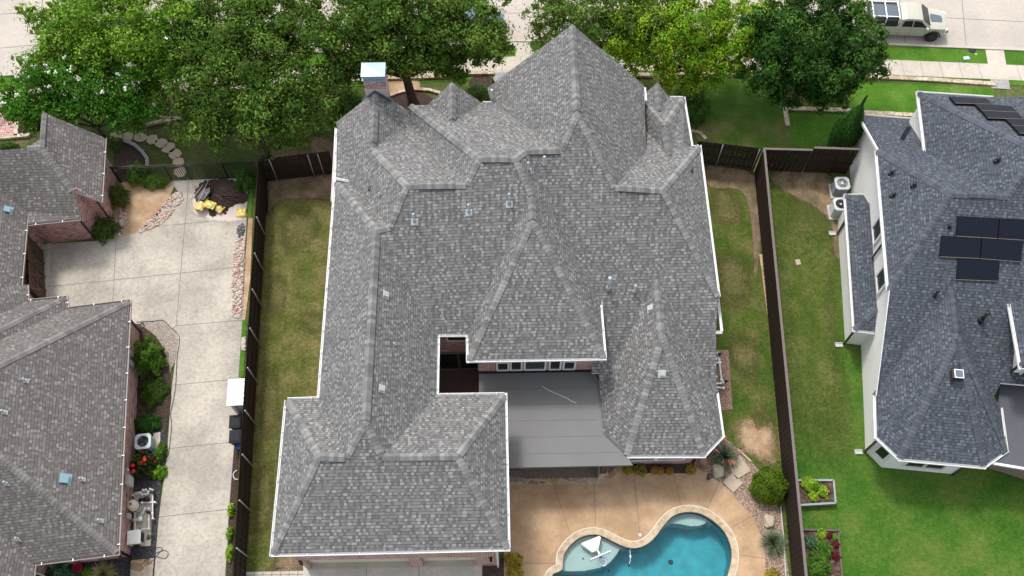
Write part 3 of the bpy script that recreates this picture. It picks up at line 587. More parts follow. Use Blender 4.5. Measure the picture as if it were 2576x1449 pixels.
def roof(parent, V, faces, mat, capm, skip=(), mincap=.35, name='roof', caps=True):
    """one roof mesh; every convex edge two faces share gets overlapping ridge shingles (children of the roof)"""
    b = MB(); edges = {}; nrm = {}
    for fi, f in enumerate(faces):
        vs = f.split(); P = [Vector(V[k]) for k in vs]
        n = Vector((0, 0, 0))
        for i in range(len(P)): n += P[i].cross(P[(i+1) % len(P)])
        if n.z < 0: P.reverse(); vs.reverse(); n = -n
        n.normalize(); nrm[fi] = n
        h = Vector((0, 0, 1)).cross(n).normalized(); v_ = n.cross(h)
        b.face(P, 0, uv=[(p.dot(h), p.dot(v_)) for p in P])
        for i in range(len(vs)): edges.setdefault(tuple(sorted((vs[i], vs[(i+1) % len(vs)]))), []).append((fi, vs[i]))
    o = b.build(name, mat, parent)
    # edge trim on free edges
    t = MB()
    for (a, c), L in edges.items():
        if len(L) == 1:
            p, q = Vector(V[a]), Vector(V[c])
            if (q-p).length < .05: continue
            d = Vector((0, 0, -.16)); n = nrm[L[0][0]]; e = n*.012
            t.face([p+e, q+e, q+d, p+d]); 
    t.build('roof_edge', M_soffit if mat is not M_roofW else M_wallW, parent)
    if not caps: return o
    for (a, c), L in edges.items():
        if len(L) != 2 or (a, c) in skip or (c, a) in skip: continue
        p, q = Vector(V[a]), Vector(V[c]); n1, n2 = nrm[L[0][0]], nrm[L[1][0]]
        if p.z > q.z+.05: p, q = q, p            # p low end
        ln = (q-p).length
        if ln < mincap: continue
        d = (q-p)/ln; s = Vector((-d.y, d.x, 0)).normalized()
        # convex if each face falls away on its own side
        def drop(n): return [-(n.x*s.x*k+n.y*s.y*k)/n.z for k in (1, -1)]
        d1, d2 = drop(n1), drop(n2)
        zs = min(d1[0], d2[0]), min(d1[1], d2[1])
        slope_along = 0
        # centroid test: which face lies on the +s side
        f1 = [Vector(V[k]) for k in faces[L[0][0]].split()]; cen = sum(f1, Vector())/len(f1)
        side = (cen-p).dot(s) > 0
        na, nb = (n1, n2) if side else (n2, n1)
        za = -(na.x*s.x+na.y*s.y)/na.z; zb = (nb.x*s.x+nb.y*s.y)/nb.z
        if za > -.05 and zb > -.05: continue       # valley
        if za > .05 or zb > .05: continue
        m = MB(); wd = .175; k = 0; x = 0; tones = []; rn = random.Random(hash((round(p.x, 1), round(q.y, 1))) & 0xffff)
        while x < ln-.02:
            x2 = min(ln, x+.24); lo = .05; hi = .028; tn = rn.random()
            A = p+d*x; B = p+d*x2
            for sg, zz in ((1, za), (-1, zb)):
                off_ = s*sg*wd; da = Vector((0, 0, lo)); db = Vector((0, 0, hi))
                dr = Vector((0, 0, zz*wd))
                fs_ = [A+da, A+off_+dr+da, B+off_+dr+db, B+db]
                if sg < 0: fs_.reverse()
                m.face(fs_); tones.append(tn)
                dn = Vector((0, 0, -.045))
                g = [A+da, A+da+dn, A+off_+dr+da+dn, A+off_+dr+da]; m.face(g if sg > 0 else g[::-1]); tones.append(tn*.3)
            x += .2; k += 1
        ob = m.build('ridge_cap', capm, o)
        at = ob.data.attributes.new('tone', 'FLOAT', 'FACE'); at.data.foreach_set('value', tones)
    return o
def ridge_vent(parent, a, b_, droop, capm, w_=.20, h_=.07):
    p, q = Vector(a), Vector(b_); d = (q-p).normalized(); s = Vector((-d.y, d.x, 0)).normalized(); m = MB(); tones = []; ln = (q-p).length; x = 0; rn = random.Random(7)
    while x < ln-.02:
        x2 = min(ln, x+.21); A = p+d*x+Vector((0, 0, h_+.04)); B = p+d*x2+Vector((0, 0, h_+.035)); tn = rn.random()
        for sg in (1, -1):
            o_ = s*sg*w_+Vector((0, 0, -droop*w_)); f = [A, A+o_, B+o_, B]; m.face(f if sg > 0 else f[::-1]); tones.append(tn)
            e = Vector((0, 0, -.035)); g = [A+o_, A+o_+e, B+o_+e, B+o_]; m.face(g if sg > 0 else g[::-1]); tones.append(0)
        x += .21
    ob = m.build('ridge_vent', [capm], parent); at = ob.data.attributes.new('tone', 'FLOAT', 'FACE'); at.data.foreach_set('value', tones)
    k = MB()
    for sg in (1, -1):
        o_ = s*sg*(w_-.01)+Vector((0, 0, -droop*w_+h_-.01)); k.bar(p+o_, q+o_, .02, .04)
    k.build('vent_slot', M_black, ob)
def gutter(parent, pts, w_=.115, h_=.12, mat=None, out=1, brackets=None, open_=True, name='gutter'):
    """K-style trough hung outside an eave; points run so that the outside is on the right hand"""
    m = MB(); P = [Vector(p) for p in pts]
    for i in range(len(P)-1):
        a, c = P[i], P[i+1]; d = (c-a).normalized(); s = Vector((d.y, -d.x, 0)).normalized()*out
        dn = Vector((0, 0, -h_))
        a = a+Vector((0, 0, -.03)); c = c+Vector((0, 0, -.03)); ex = d*w_
        c2 = c+(ex if i < len(P)-2 else ex*.0)
        m.bar(a+s*w_+dn*.45, c2+s*w_+dn*.45, .025, h_, 0)      # outer lip
        m.bar(a+s*.008+dn*.5, c+s*.008+dn*.5, .016, h_, 0)
        m.bar(a+s*w_*.5+dn*.95, c2+s*w_*.5+dn*.95, w_, .02, 0)
        if brackets:
            L = (c-a).length; k = .4
            while k < L:
                q = a+d*k; m.bar(q+s*.0, q+s*(w_+.02), .05, .03, 1); k += brackets
    return m.build(name, [mat or M_white, M_alum if mat is None else M_white], parent)
def walls(parent, pts, mat, name='wall', closed=False, z0=0.0, **kw):
    """pts (x, y, ztop), outside on the right hand when walking"""
    m = MB(); L = len(pts); u = 0
    for i in range(L if closed else L-1):
        a, c = pts[i], pts[(i+1) % L]; ln = math.hypot(c[0]-a[0], c[1]-a[1])
        m.face([(a[0], a[1], z0), (c[0], c[1], z0), (c[0], c[1], c[2]), (a[0], a[1], a[2])], 0, uv=[(u, z0), (u+ln, z0), (u+ln, c[2]), (u, a[2])]); u += ln
    return m.build(name, mat, parent, **kw)
def window(parent, p, q, z0, z1, mull=1, frame=.07, fmat=None, out=.04, name='window', glass=None, depth=.03):
    """window in the wall from p to q (outside on the right hand)"""
    p, q = Vector((p[0], p[1], 0)), Vector((q[0], q[1], 0)); d = (q-p).normalized(); s = Vector((d.y, -d.x, 0)); L = (q-p).length
    m = MB(); o_ = s*out
    for (a, c) in ((p+Vector((0, 0, z0)), q+Vector((0, 0, z0))), (p+Vector((0, 0, z1)), q+Vector((0, 0, z1)))): m.bar(a+o_, c+o_, .09, frame)
    for k in range(mull+1):
        x = p+d*L*k/mull; m.bar(x+o_+Vector((0, 0, z0)), x+o_+Vector((0, 0, z1)), frame, .09)
    f = m.build(name, fmat or M_white, parent)
    g = MB(); e = s*depth; g.face([p+e+Vector((0, 0, z0)), q+e+Vector((0, 0, z0)), q+e+Vector((0, 0, z1)), p+e+Vector((0, 0, z1))]); g.build('pane', glass or M_glass, f)
    return f
def vent_pipe(parent, px, py, z, h=.75, r=.055, mat=None, base=None, flash=True, n='vent_pipe'):
    x, y, _ = G(px, py, z); mat = mat or M_galv; m = MB(); m.tube([(x, y, z-.15), (x, y, z+h)], r, 12); m.lathe((x, y, z+h), [(r*1.5, 0), (r*1.55, .05), (r*1.1, .09), (.01, .11)], 14)
    m.lathe((x, y, z), [(r*2.1, -.1), (r*1.7, h*.28), (r*1.1, h*.34)], 14)
    o = m.build(n, mat, parent)
    if flash:
        f = MB(); f.box((x, y-.04, z-.02), (.34, .34, .02), rot=Matrix.Rotation(math.atan(.645), 3, 'X')); f.build('flashing', mat, o)
    return o
def box_vent(parent, px, py, z, s_=.26, mat=None, ax='Y', ang=0.0, h=.16, top=None):
    x, y, _ = G(px, py, z); m = MB(); rot = Matrix.Rotation(ang, 3, ax)
    m.box((x, y, z+h/2), (s_, s_, h), rot=rot); m.box((x, y, z+h+.01), (s_*1.12, s_*1.12, .03), rot=rot); m.box((x, y, z+.0), (s_*1.6, s_*1.6, .015), rot=rot)
    return m.build('box_vent', mat or M_alum, parent)

# ---------------- main house
V = dict(MV)
V['a3x'] = (-5.10, 33.4, 5.95); V['d6'] = (4.42, 18.27, 3.82); V['d7'] = (4.42, 21.44, 5.92)
H1 = thing('brick_house', 'large two storey red brick house with a complex grey shingle roof in the centre', 'house', (0, 20, 0))
F = ['a0 a1 aj b1 s1 k0 k00 a0b', 'a1 a3x a4 aj', 'aj b1 b2 a4', 'a3 c1 b2 a4', 'a3 g3 g2 g4 cf c4 c3 c2 c1', 'g1 g2 g3', 'g1 g4 g2', 'b1 b2 c1 c2 t1 t5 e1 k1 s1', 'k1 s1 k0 k00', 'k00 k1 r1 m2 e7', 'k1 e1 e2 m3 r1',
     'e6 m1 m2 e7', 'e2 e3 m4 m3', 'e6 e5 m1', 'e3 m4 e4', 'e5 e4 m4 m3 r1 m2 m1', 't1 t2 t3 t5', 'c2 c3 t6 t4 t2 t1', 't2 t4 t3', 'B1 B2 c4 cf B3', 'B1 B4 B5 B6 B2',
     'c3 c4 B2 B6 d1 d2 d3a o7 o1 o8 d5 d6 d7 t6', 'B6 B5 h2 h3 h4 h1 d1', 'd1 h1 d2', 'w1 w2 h2 h3', 'w1 h3 h4 w4 w3', 'w1 w3 x4 x2 x3 w2', 'x1 x2 x3', 'x1 x4 x2', 'o1 o8 o3 o2', 'o1 o2 o6 o7', 'o2 o3 o4', 'o2 o4 o5', 'o2 o5 o6']
rf = roof(H1, V, F, M_roof, M_cap)
def lerp(a, b_, t): return tuple(a[i]+(b_[i]-a[i])*t for i in range(3))
for a, c, t0, t1, dr in (('a1', 'aj', .25, .88, 1.09), ('b1', 'b2', .2, .82, .64), ('c1', 'c2', .1, .85, .64), ('c3', 'c4', .15, .95, .64), ('t1', 't2', .1, 1, 1.09), ('B1', 'B2', .05, .97, 1.09), ('k1', 'r1', .02, .99, 1.09), ('m1', 'm2', .05, .95, .64), ('g1', 'g2', .1, .9, 1.09), ('x1', 'x2', .1, .95, 1.09), ('w1', 'h3', .15, .95, 1.09), ('B6', 'd1', .1, .7, .64)):
    ridge_vent(rf, lerp(V[a], V[c], t0), lerp(V[a], V[c], t1), dr, M_cap)
# gutters (outside on the right hand)
for ks in (['e6', 'e5', 'e4', 'e3', 'e2', 'e1', 't5', 't3', 't4', 't6'], ['k00', 'e7', 'e6'], ['a0b', 'k00']):
    gutter(H1, [V[k] for k in ks], brackets=1.2)
kx = (V['k0'][0], V['k0'][1]-.02, V['k0'][2]+.05); gutter(H1, [kx, (V['k00'][0], V['k00'][1], kx[2])], .1, .1)
gutter(H1, [G(838, 505, 5.6), G(848, 320, 5.6)][::-1], .12, .12)
gutter(H1, [V['d2'], V['h1'], (V['h4'][0]+.35, V['h1'][1], V['h4'][2])]); gutter(H1, [V['w4'], V['w3'], V['x4']]); gutter(H1, [(11.12, V['d3a'][1]-.02, 4.98), (11.12, 21.9, 4.98)]); gutter(H1, [(10.85, V['d3a'][1]-.02, 4.98), (11.2, V['d3a'][1]-.02, 4.98)], .12)
gutter(H1, [V['o4'], V['o5'], V['o6'], V['o7']])
gutter(H1, [V['cf'], (V['g4'][0]+.05, V['g4'][1], V['g4'][2])], .1, .1)
mm = MB(); q = V['cf']; mm.box((q[0]+.02, q[1]+.25, q[2]+.35), (.09, .09, 1.0)); mm.build('downspout', M_white, H1)
mm = MB(); mm.box((V['B4'][0]-.02, V['B4'][1]-.45, V['B4'][2]-.28), (.3, .9, .2)); mm.build('fascia', M_white, H1)
# walls
W_ = [(-8.95, 33.0, 6.1), (-8.95, 28.5, 6.1), (-8.75, 28.4, 6.1), (-8.8, 15.95, 6.1), (-10.38, 15.9, 6.1), (-10.45, 9.24, 6.15)]
W2_ = [(-.56, 9.24, 6.15), (-.58, 15.95, 6.15), (-3.05, 15.95, 6.15), (-3.95, 15.95, 6.15), (-3.95, 20.1, 6.15), (-1.5, 20.1, 6.3), (-1.5, 18.71, 6.15), (4.45, 18.71, 6.15), (4.45, 21.6, 6.1)]
walls(H1, W_, M_brick); walls(H1, W2_, M_brick)
walls(H1, [(4.5, 18.6, 3.2), (5.15, 17.5, 3.1), (5.2, 15.4, 3.2), (6.2, 14.45, 3.2), (9.75, 14.42, 3.2), (10.55, 15.2, 3.2), (10.5, 17.3, 3.3), (10.5, 20.0, 4.95), (10.55, 21.8, 6.0), (10.45, 30.2, 6.1), (10.3, 31.5, 5.1), (10.15, 34.4, 5.1)], M_brick, z0=0)
fy = 34.3
def gable(pts): 
    m = MB(); m.face(pts[::-1]); return m.build('gable_wall', M_brick, H1)
gable([(-8.95, 33.0, 0), (-8.95, 33.0, 6.1), (-6.96, 33.0, 7.85), (-5.1, 33.0, 6.0), (-5.1, 33.0, 0)])
gable([(-5.1, 33.2, 0), (-5.1, 33.2, 6.4), (-.7, 33.2, 6.4), (-.7, 33.2, 0)])
gable([(-4.1, 33.32, 6.3), (-2.74, 33.32, 8.0), (-1.3, 33.32, 6.3)])
gable([(-.55, 34.6, 0), (-.55, 34.6, 6.1), (3.77, 34.6, 10.9), (7.8, 34.6, 6.5), (7.8, 34.6, 0)])
walls(H1, [(-.7, 34.6, 6.1), (-.7, 33.2, 6.1)], M_brick); walls(H1, [(7.8, 30.2, 6.3), (7.8, 34.6, 6.3)], M_brick)
gable([(7.8, 34.5, 0), (7.8, 34.5, 5.0), (10.15, 34.5, 5.0), (10.15, 34.5, 0)]); gable([(8.3, 34.9, 4.8), (8.98, 34.9, 5.6), (9.75, 34.9, 4.8)])
# chimney at the front left gable
ch = MB(); cx, cy = G(943, 232, 8.0)[:2]; cy += .42
M_lime = plain('limestone_band', (.52, .47, .40), .9, var=.15, bump=.01)
cx += .07
ch.box((cx, cy, 4.5), (1.15, .8, 9.0)); chm = ch.build('chimney', M_brick, rf)
ch = MB(); ch.box((cx, cy, 7.75), (1.19, .84, .95)); ch.build('limestone_band', M_lime, chm)
ch = MB(); ch.box((cx, cy, 9.02), (1.28, .92, .08)); ch.box((cx, cy, 9.16), (1.14, .8, .22)); ch.box((cx, cy, 9.34), (1.3, .94, .16))
zt = 9.43; q = [(cx-.65, cy-.47, zt), (cx+.65, cy-.47, zt), (cx+.65, cy+.47, zt), (cx-.65, cy+.47, zt)]
for i in range(4): ch.face([q[i], q[(i+1) % 4], (cx, cy, zt+.09)])
ch.build('chimney_cap', plain('galvanised_cap', (.30, .39, .45), .4, .35, .08), chm)
M_flash = plain('blue_grey_flashing', (.10, .13, .17), .45, .4)
ch = MB(); a1 = V['a1']
ch.bar((a1[0], a1[1]-.05, a1[2]+.14), (a1[0]-.78, a1[1]-.05, a1[2]+.14-.85), .14, .06); ch.bar((a1[0], a1[1]-.05, a1[2]+.14), (a1[0]+.82, a1[1]-.05, a1[2]+.14-.89), .14, .06); ch.build('flashing', M_flash, chm)
# pipes and vents on the roof; heights are those of the planes they pierce
def zplane(px, py, ks):
    P = [Vector(V[k]) for k in ks]; n = (P[1]-P[0]).cross(P[2]-P[0]); d0 = Vector(G(px, py, 0)); d1 = Vector(G(px, py, 10)); t = n.dot(P[0]-d0)/n.dot(d1-d0); return 10*t
for px, py, h, r_, ks in ((1042.7, 556, .62, .05, 'b1 b2 e1'), (1179.5, 532, .60, .05, 'b1 b2 e1'), (1281, 512, .85, .05, 'b1 b2 e1'), (1368.5, 417, .75, .055, 'B2 B6 d1'), (1328.5, 428, .62, .05, 't6 t4 t2'), (1529, 730, 1.35, .075, 'B2 B6 d1'), (1595, 735, .70, .055, 'B2 B6 d1')):
    vent_pipe(rf, px, py, zplane(px, py, ks.split()), h, r_)
for px, py, ks, an in ((971, 742, 'k1 e1 e2', .83), (961, 978, 'k1 e1 e2', .83), (1636, 776, 'o1 o2 o3', -.83), (1665.5, 940, 'o2 o4 o5', 0)):
    box_vent(rf, px, py, zplane(px, py, ks.split()), .25, ax='Y' if an else 'X', ang=an or .55)
for px, py, ks, an in ((929, 477, 'b1 aj k0', -.8), (1741, 432, 'd1 h1 d2', .8)):
    z = zplane(px, py, ks.split()); x, y, _ = G(px, py, z); m = MB(); m.box((x, y, z+.07), (.12, .14, .14)); m.box((x, y+.1, z+.16), (.08, .16, .05)); m.build('black_vent', M_black, rf)
for px, py, ks in ((992, 867, 'k1 e1 e2'), (955, 492, 'b1 aj k0')):
    z = zplane(px, py, ks.split()); vent_pipe(rf, px, py, z, .14, .04, flash=False)
# rear tower windows, courtyard doors, octagon windows, garage doors
for a, c, z1, mu in ((1250, 1279, 4.5, 1), (1285, 1313, 4.9, 1), (1321, 1374, 5.3, 1), (1385, 1413, 4.9, 1), (1421, 1450, 4.5, 1)):
    x1 = G(a, 915, 5)[0]; x2 = G(c, 915, 5)[0]; window(H1, (x1, 18.71), (x2, 18.71), 3.4, z1, mu, glass=plain('green_dark_glass', (.025, .05, .045), .1, spec=.8) if a == 1321 else None)
window(H1, (-3.1, 20.1), (-1.75, 20.1), 4.2, 5.7, 1); 
M_door = plain('taupe_door_paint', (.20, .175, .155), .5)
window(H1, (-3.75, 20.1), (-2.65, 20.1), .1, 2.5, 1, .12, M_door, name='french_door'); window(H1, (-2.6, 20.1), (-1.5, 20.1), .1, 2.5, 1, .12, M_door, name='french_door')
window(H1, (6.35, 14.44), (7.75, 14.44), .9, 2.75, 1); window(H1, (7.85, 14.44), (9.3, 14.44), .9, 2.75, 1)
M_gd = plain('cream_garage_door', (.62, .57, .47), .6, var=.05)
DX = [(G(a, 1425, 0)[0], G(c, 1425, 0)[0]) for a, c in ((784, 1038), (1066, 1200))]; gm = MB(); LT = 2.35
def wq(x0, x1, z0, z1, y=9.24): gm.face([(x0, y, z0), (x1, y, z0), (x1, y, z1), (x0, y, z1)], 0, uv=[(x0, z0), (x1, z0), (x1, z1), (x0, z1)])
wq(-10.45, DX[0][0], 0, 6.15); wq(DX[0][1], DX[1][0], 0, 6.15); wq(DX[1][1], -.56, 0, 6.15)
for x1, x2 in DX:
    wq(x1, x2, LT, 6.15); gm.face([(x1, 9.24, 0), (x1, 9.24, LT), (x1, 9.55, LT), (x1, 9.55, 0)]); gm.face([(x2, 9.24, 0), (x2, 9.55, 0), (x2, 9.55, LT), (x2, 9.24, LT)]); gm.face([(x1, 9.24, LT), (x2, 9.24, LT), (x2, 9.55, LT), (x1, 9.55, LT)])
gm.build('wall', M_brick, H1)
for x1, x2 in DX:
    m = MB(); m.box(((x1+x2)/2, 9.56, LT/2), (x2-x1, .06, LT))
    for k in range(1, 4): m.box(((x1+x2)/2, 9.525, k*.58), (x2-x1, .02, .03))
    m.build('garage_door', M_gd, H1)
    m = MB(); m.box(((x1+x2)/2, 9.38, .04), (x2-x1, .30, .05)); m.build('door_sill', concrete('beige_sill', (.50, .45, .36), (.42, .37, .29), .6) if x1 < -5 else bpy.data.materials['beige_sill'], H1)
for px in (760, 1235):
    x = G(px, 1400, 2)[0]; m = MB(); m.box((x, 9.12, 2.1), (.12, .14, .3)); m.tube([(x, 9.08, 2.25), (x, 9.0, 2.45)], .02, 6); m.box((x, 9.16, 2.5), (.14, .1, .06)); m.build('wall_lantern', M_black, H1)
m = MB(); m.box((-.62, 9.18, 3), (.09, .09, 6)); m.build('downspout', M_white, H1)
# covered patio
Pt = [(-1.48, 18.62), (5.0, 18.62), (5.0, 16.2), G(1521, 1080, 3.05)[:2], G(1592, 1171, 3.0)[:2], (-.52, G(1277, 1178, 3.0)[1]), (-.52, 15.90), (-1.48, 15.90)]
pm = MB(); pm.prism(Pt[::-1], 2.88, 3.08); po = pm.build('patio_roof', M_mem, H1)
pm = MB()
for k in range(1, 6):
    y = 18.62-k*.88; x0 = -.5 if y < 15.9 else -1.46; x1 = 4.6 if y > 15.3 else 4.6+(15.3-y)*.98
    pm.box(((x0+x1)/2, y, 3.084), (x1-x0, .03, .006))
pm.build('membrane_seam', plain('membrane_seam', (.115, .114, .113), .6), po)
scr = smooth([G(*p)[:2] for p in ((1363, 971), (1372, 977), (1385, 984), (1400, 990), (1412, 996), (1425, 1001), (1436, 1008), (1450, 1014))], 3, False)
pm = MB(); k_ = (CH-3.09)/CH
for i in range(len(scr)-1):
    a, c = Vector((scr[i][0]*k_, scr[i][1]*k_, 3.088)), Vector((scr[i+1][0]*k_, scr[i+1][1]*k_, 3.088)); n = Vector((-(c-a).y, (c-a).x, 0)).normalized()*.02; pm.face([a-n, c-n, c+n, a+n])
pm.build('scuff_mark', plain('pale_scuff', (.5, .46, .43), .8), po)
pm = MB(); pm.bar((-1.5, 18.66, 3.12), (4.5, 18.66, 3.12), .1, .12); pm.build('flashing', M_black, po)
slab = sheet('patio_slab', [(-.5, 18.6), (4.6, 18.6), (5.1, 17.0), G(1520, 1095)[:2], G(1565, 1172)[:2], G(1521, 1203)[:2], (-.5, G(1278, 1206)[1])], .12, M_agg, lines=[((G(1388, 1100)[0], 18, 0), (G(1388, 1203)[0], G(1388, 1203)[1], 0))])
swall([(1277, 1213), (1400, 1211), (1521, 1209), (1563, 1175)], 'stone_step', 'flagstone edge of the covered patio slab facing the pool deck', 'stone step', .3, .14, M_flag)
cxx, cyy = G(1514, 1196)[:2]; col = thing('patio_column', 'dark stained post on a stone base at the outer corner of the covered patio', 'column', (cxx, cyy, 0))
m = MB(); m.box((cxx, cyy, 1.9), (.32, .32, 2.0)); m.build('post', M_trimdk, col); m = MB(); m.box((cxx, cyy, .5), (.5, .5, .9)); m.build('stone_base', M_flag, col)
gx, gy = G(1291, 1190)[:2]; gr = thing('grill_counter', 'outdoor kitchen counter with a black grill just outside the garage wall', 'grill', (gx, gy, 0))
m = MB(); m.box((gx, gy, .55), (.9, 1.0, .85)); m.build('counter', M_agg, gr); m = MB(); m.box((gx+.1, gy+.15, 1.05), (.6, .45, .2)); m.build('grill_lid', M_black, gr)
m = MB(); m.tube([(gx-.2, gy-.35, 1.0), (gx-.2, gy-.35, 1.15)], .06); m.build('knob', M_black, gr)
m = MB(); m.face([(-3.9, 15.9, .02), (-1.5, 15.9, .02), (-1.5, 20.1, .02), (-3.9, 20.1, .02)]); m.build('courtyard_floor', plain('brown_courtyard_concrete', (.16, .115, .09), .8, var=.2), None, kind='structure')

# ---------------- left neighbour
V2 = dict(AV); V2['t5'] = G(68, 372, 5.5); V2['t5b'] = (V2['t5'][0]-.4, V2['t5'][1]+2.5, 3.2)
H2 = thing('brick_house', 'single storey pinkish brick house with taupe shingle roof at the left edge', 'house', (-24, 20, 0))
F2 = ['t0 t1 t2 t3 t4', 't0 t4 t5 t5b', 't4 t3 b1 b2 g0 gv t6 t5', 'g0 g1 gh gv', 'g1 hb gh', 'hb a2a n0 a2b', 'hb a2b gh', 'n0 n1 n1h a2b', 'n1 n2 n2v n1h', 'n2 r1 RX n2v', 'r1 r3 RX', 'r3 r5 r6 RX']
rf2 = roof(H2, V2, F2, M_roofA, M_capA)
for ks in (['r5', 'r3', 'r1', 'n2', 'n1', 'n0', 'a2a'], ['hb', 'g1', 'g0'], ['b2', 'b1'], ['t2', 't1']):
    gutter(H2, [V2[k] for k in ks], .12, .12, M_gutA, brackets=1.5)
cA, sA = math.cos(R(6.4)), math.sin(R(6.4))
def sh(p, dx, dy): return (p[0]+cA*dx-sA*dy, p[1]+sA*dx+cA*dy)
def wz(k, dx, dy, z=3.1): return (*sh(V2[k], dx, dy), z)
e_ = .42
walls(H2, [wz('r5', -.2, e_), wz('r3', -e_, e_), wz('r1', -e_, -e_), wz('n2', -e_+.1, -e_), wz('n1', -e_, -e_), wz('n0', -.05, -e_), wz('a2a', -.3, 0), wz('g1', -e_, .1), wz('g0', -e_, -.2), wz('b2', .1, e_), wz('b1', -e_, e_)], M_brickA)
# brick gable ends below the raised roof parts (seen as pinkish triangles)
gA, gB = wz('b1', -e_, e_), wz('t3', .1, -.1, V2['t3'][2]-.05); gC = wz('t2', -e_, .35); gM = (*sh(V2['t3'], .15, .25), V2['t3'][2]-.1)
walls(H2, [gA, gM], M_brickA, name='gable_wall'); m = MB()
m = MB(); m.face([(gM[0], gM[1], 0), (gC[0], gC[1], 0), gC, (gM[0], gM[1], V2['t3'][2])]); m.build('gable_wall', M_brickA, H2)
walls(H2, [gC, wz('t1', -e_, -.3)], M_brickA)
m = MB(); m.bar((gA[0]+.04, gA[1], 3.02), (gM[0]+.04, gM[1], V2['t3'][2]-.1), .12, .1); m.bar((gM[0], gM[1]-.05, V2['t3'][2]-.05), (gC[0], gC[1]-.05, 3.1), .12, .1); m.build('rake_trim', M_brickA, H2)
for p in (gA, gC, wz('r1', -e_, -e_), wz('n2', -.35, -.45)): mb_ = MB(); mb_.bar((p[0]+.06, p[1]-.04, .02), (p[0]+.06, p[1]-.04, 3.0), .09, .09); mb_.build('downspout', M_trimdk, H2)
# carriage garage door under the left wing
gp, gq = wz('a2a', -.22, .2), wz('g0', -.36, -.9); d = Vector((gq[0]-gp[0], gq[1]-gp[1], 0)); s_ = Vector((d.y, -d.x, 0)).normalized()
M_wood = N('dark_stained_wood', .7, .3); M_wood.col(M_wood.mix(M_wood.noise(M_wood.coord('Object', (1, 9, 1)), 4, 4), (.035, .02, .013), (.12, .075, .05))); M_wood = M_wood.mat
m = MB(); P0, P1 = Vector(gp)+s_*.05, Vector(gq)+s_*.05
m.face([(P0.x, P0.y, .02), (P1.x, P1.y, .02), (P1.x, P1.y, 2.3), (P0.x, P0.y, 2.3)]); gd = m.build('garage_door', M_wood, H2)
m = MB(); n_ = 4
for k in range(n_):
    a = P0+(P1-P0)*(k/n_); c = P0+(P1-P0)*((k+1)/n_)
    for q0, q1 in (((a, .05), (c, 2.25)), ((a, 2.25), (c, .05)), ((a, .05), (a, 2.25)), ((a, 2.25), (c, 2.25)), ((a, 1.15), (c, 1.15))):
        m.bar((q0[0].x+s_.x*.03, q0[0].y+s_.y*.03, q0[1]), (q1[0].x+s_.x*.03, q1[0].y+s_.y*.03, q1[1]), .03, .1)
m.build('cross_brace', plain('brown_wood_brace', (.11, .075, .05), .8), gd)
m = MB(); P2 = P0+(P1-P0)*.45; m.box((P2.x+.12, P2.y, 2.6), (.14, .12, .3)); m.build('wall_lantern', M_black, H2)
M_bluev = plain('blue_grey_metal_vent', (.24, .38, .42), .45, .2, .05)
def z2(px, py, ks):
    P = [Vector(V2[k]) for k in ks]; n = (P[1]-P[0]).cross(P[2]-P[0]); d0 = Vector(G(px, py, 0)); d1 = Vector(G(px, py, 10)); return 10*n.dot(P[0]-d0)/n.dot(d1-d0)
box_vent(rf2, 21, 529, z2(21, 529, ['g0', 'g1', 'gh']), .3, M_bluev, 'Y', .6); box_vent(rf2, 164, 1206, z2(164, 1206, ['r1', 'r3', 'RX']), .36, M_bluev, 'Y', .62)
for px, py, ks in ((64, 958, 'r1 r3 RX'), (10, 1037, 'r1 r3 RX'), (206, 1206, 'r1 r3 RX'), (252, 1310, 'r1 r3 RX'), (16, 1216, 'r3 r5 RX'), (45, 1356, 'r3 r5 RX')):
    z = z2(px, py, ks.split()); vent_pipe(rf2, px, py, z, .22, .045, flash=False); x, y, _ = G(px, py, z); m = MB(); m.box((x+.05, y, z-.0), (.26, .22, .015), rot=Matrix.Rotation(.65, 3, 'Y')); m.build('flashing', M_steel, rf2)
x, y, z = G(2, 408, z2(2, 408, ['t4', 't3', 'b1'])); m = MB(); m.lathe((x, y, z), [(.3, -.1), (.26, .12), (.42, .16), (.40, .3), (.2, .4), (.02, .42)], 18); m.build('turbine_vent', plain('grey_turbine', (.24, .27, .31), .4, .4), rf2)
# porch window at the bottom left corner and utility boxes on the wall
window(H2, sh(V2['r5'], -.45, -1.6), sh(V2['r5'], -.45, -.2), .9, 2.4, 2)
walls(H2, [wz('r5', -.5, -3), wz('r5', -.5, e_)], M_brickA); 
vx, vy, vz = V2['r5']; rA = G(72, 1570, 3.1); rB = G(-240, 1570, 5.9); m = MB(); m.face([V2['r5'], V2['r6'], rB, rA]); m.build('roof', M_roofA, H2)
gutter(H2, [rA, (vx, vy, vz)], .12, .12, M_gutA, brackets=1.5)
wx = lambda py: sh(V2['r3'], -e_+.08, 0)
for px, py, z, dx, dy, dz, nm in ((326, 1210, 1.5, .18, .5, .7, 'meter_box'), (325, 1299, 1.0, .12, .25, .35, 'utility_box'), (331, 890, 1.4, .12, .3, .5, 'utility_box'), (331, 915, 1.4, .12, .25, .45, 'utility_box'), (319, 1043, 2.2, .1, .12, .15, 'wall_light'), (321, 1182, 2.0, .1, .12, .15, 'wall_light')):
    x, y, _ = G(px, py, z); m = MB(); m.box((x, y, z), (dx, dy, dz), .11); m.build(nm, M_alum if 'box' not in nm or px < 327 and py < 1250 else M_galv, H2)

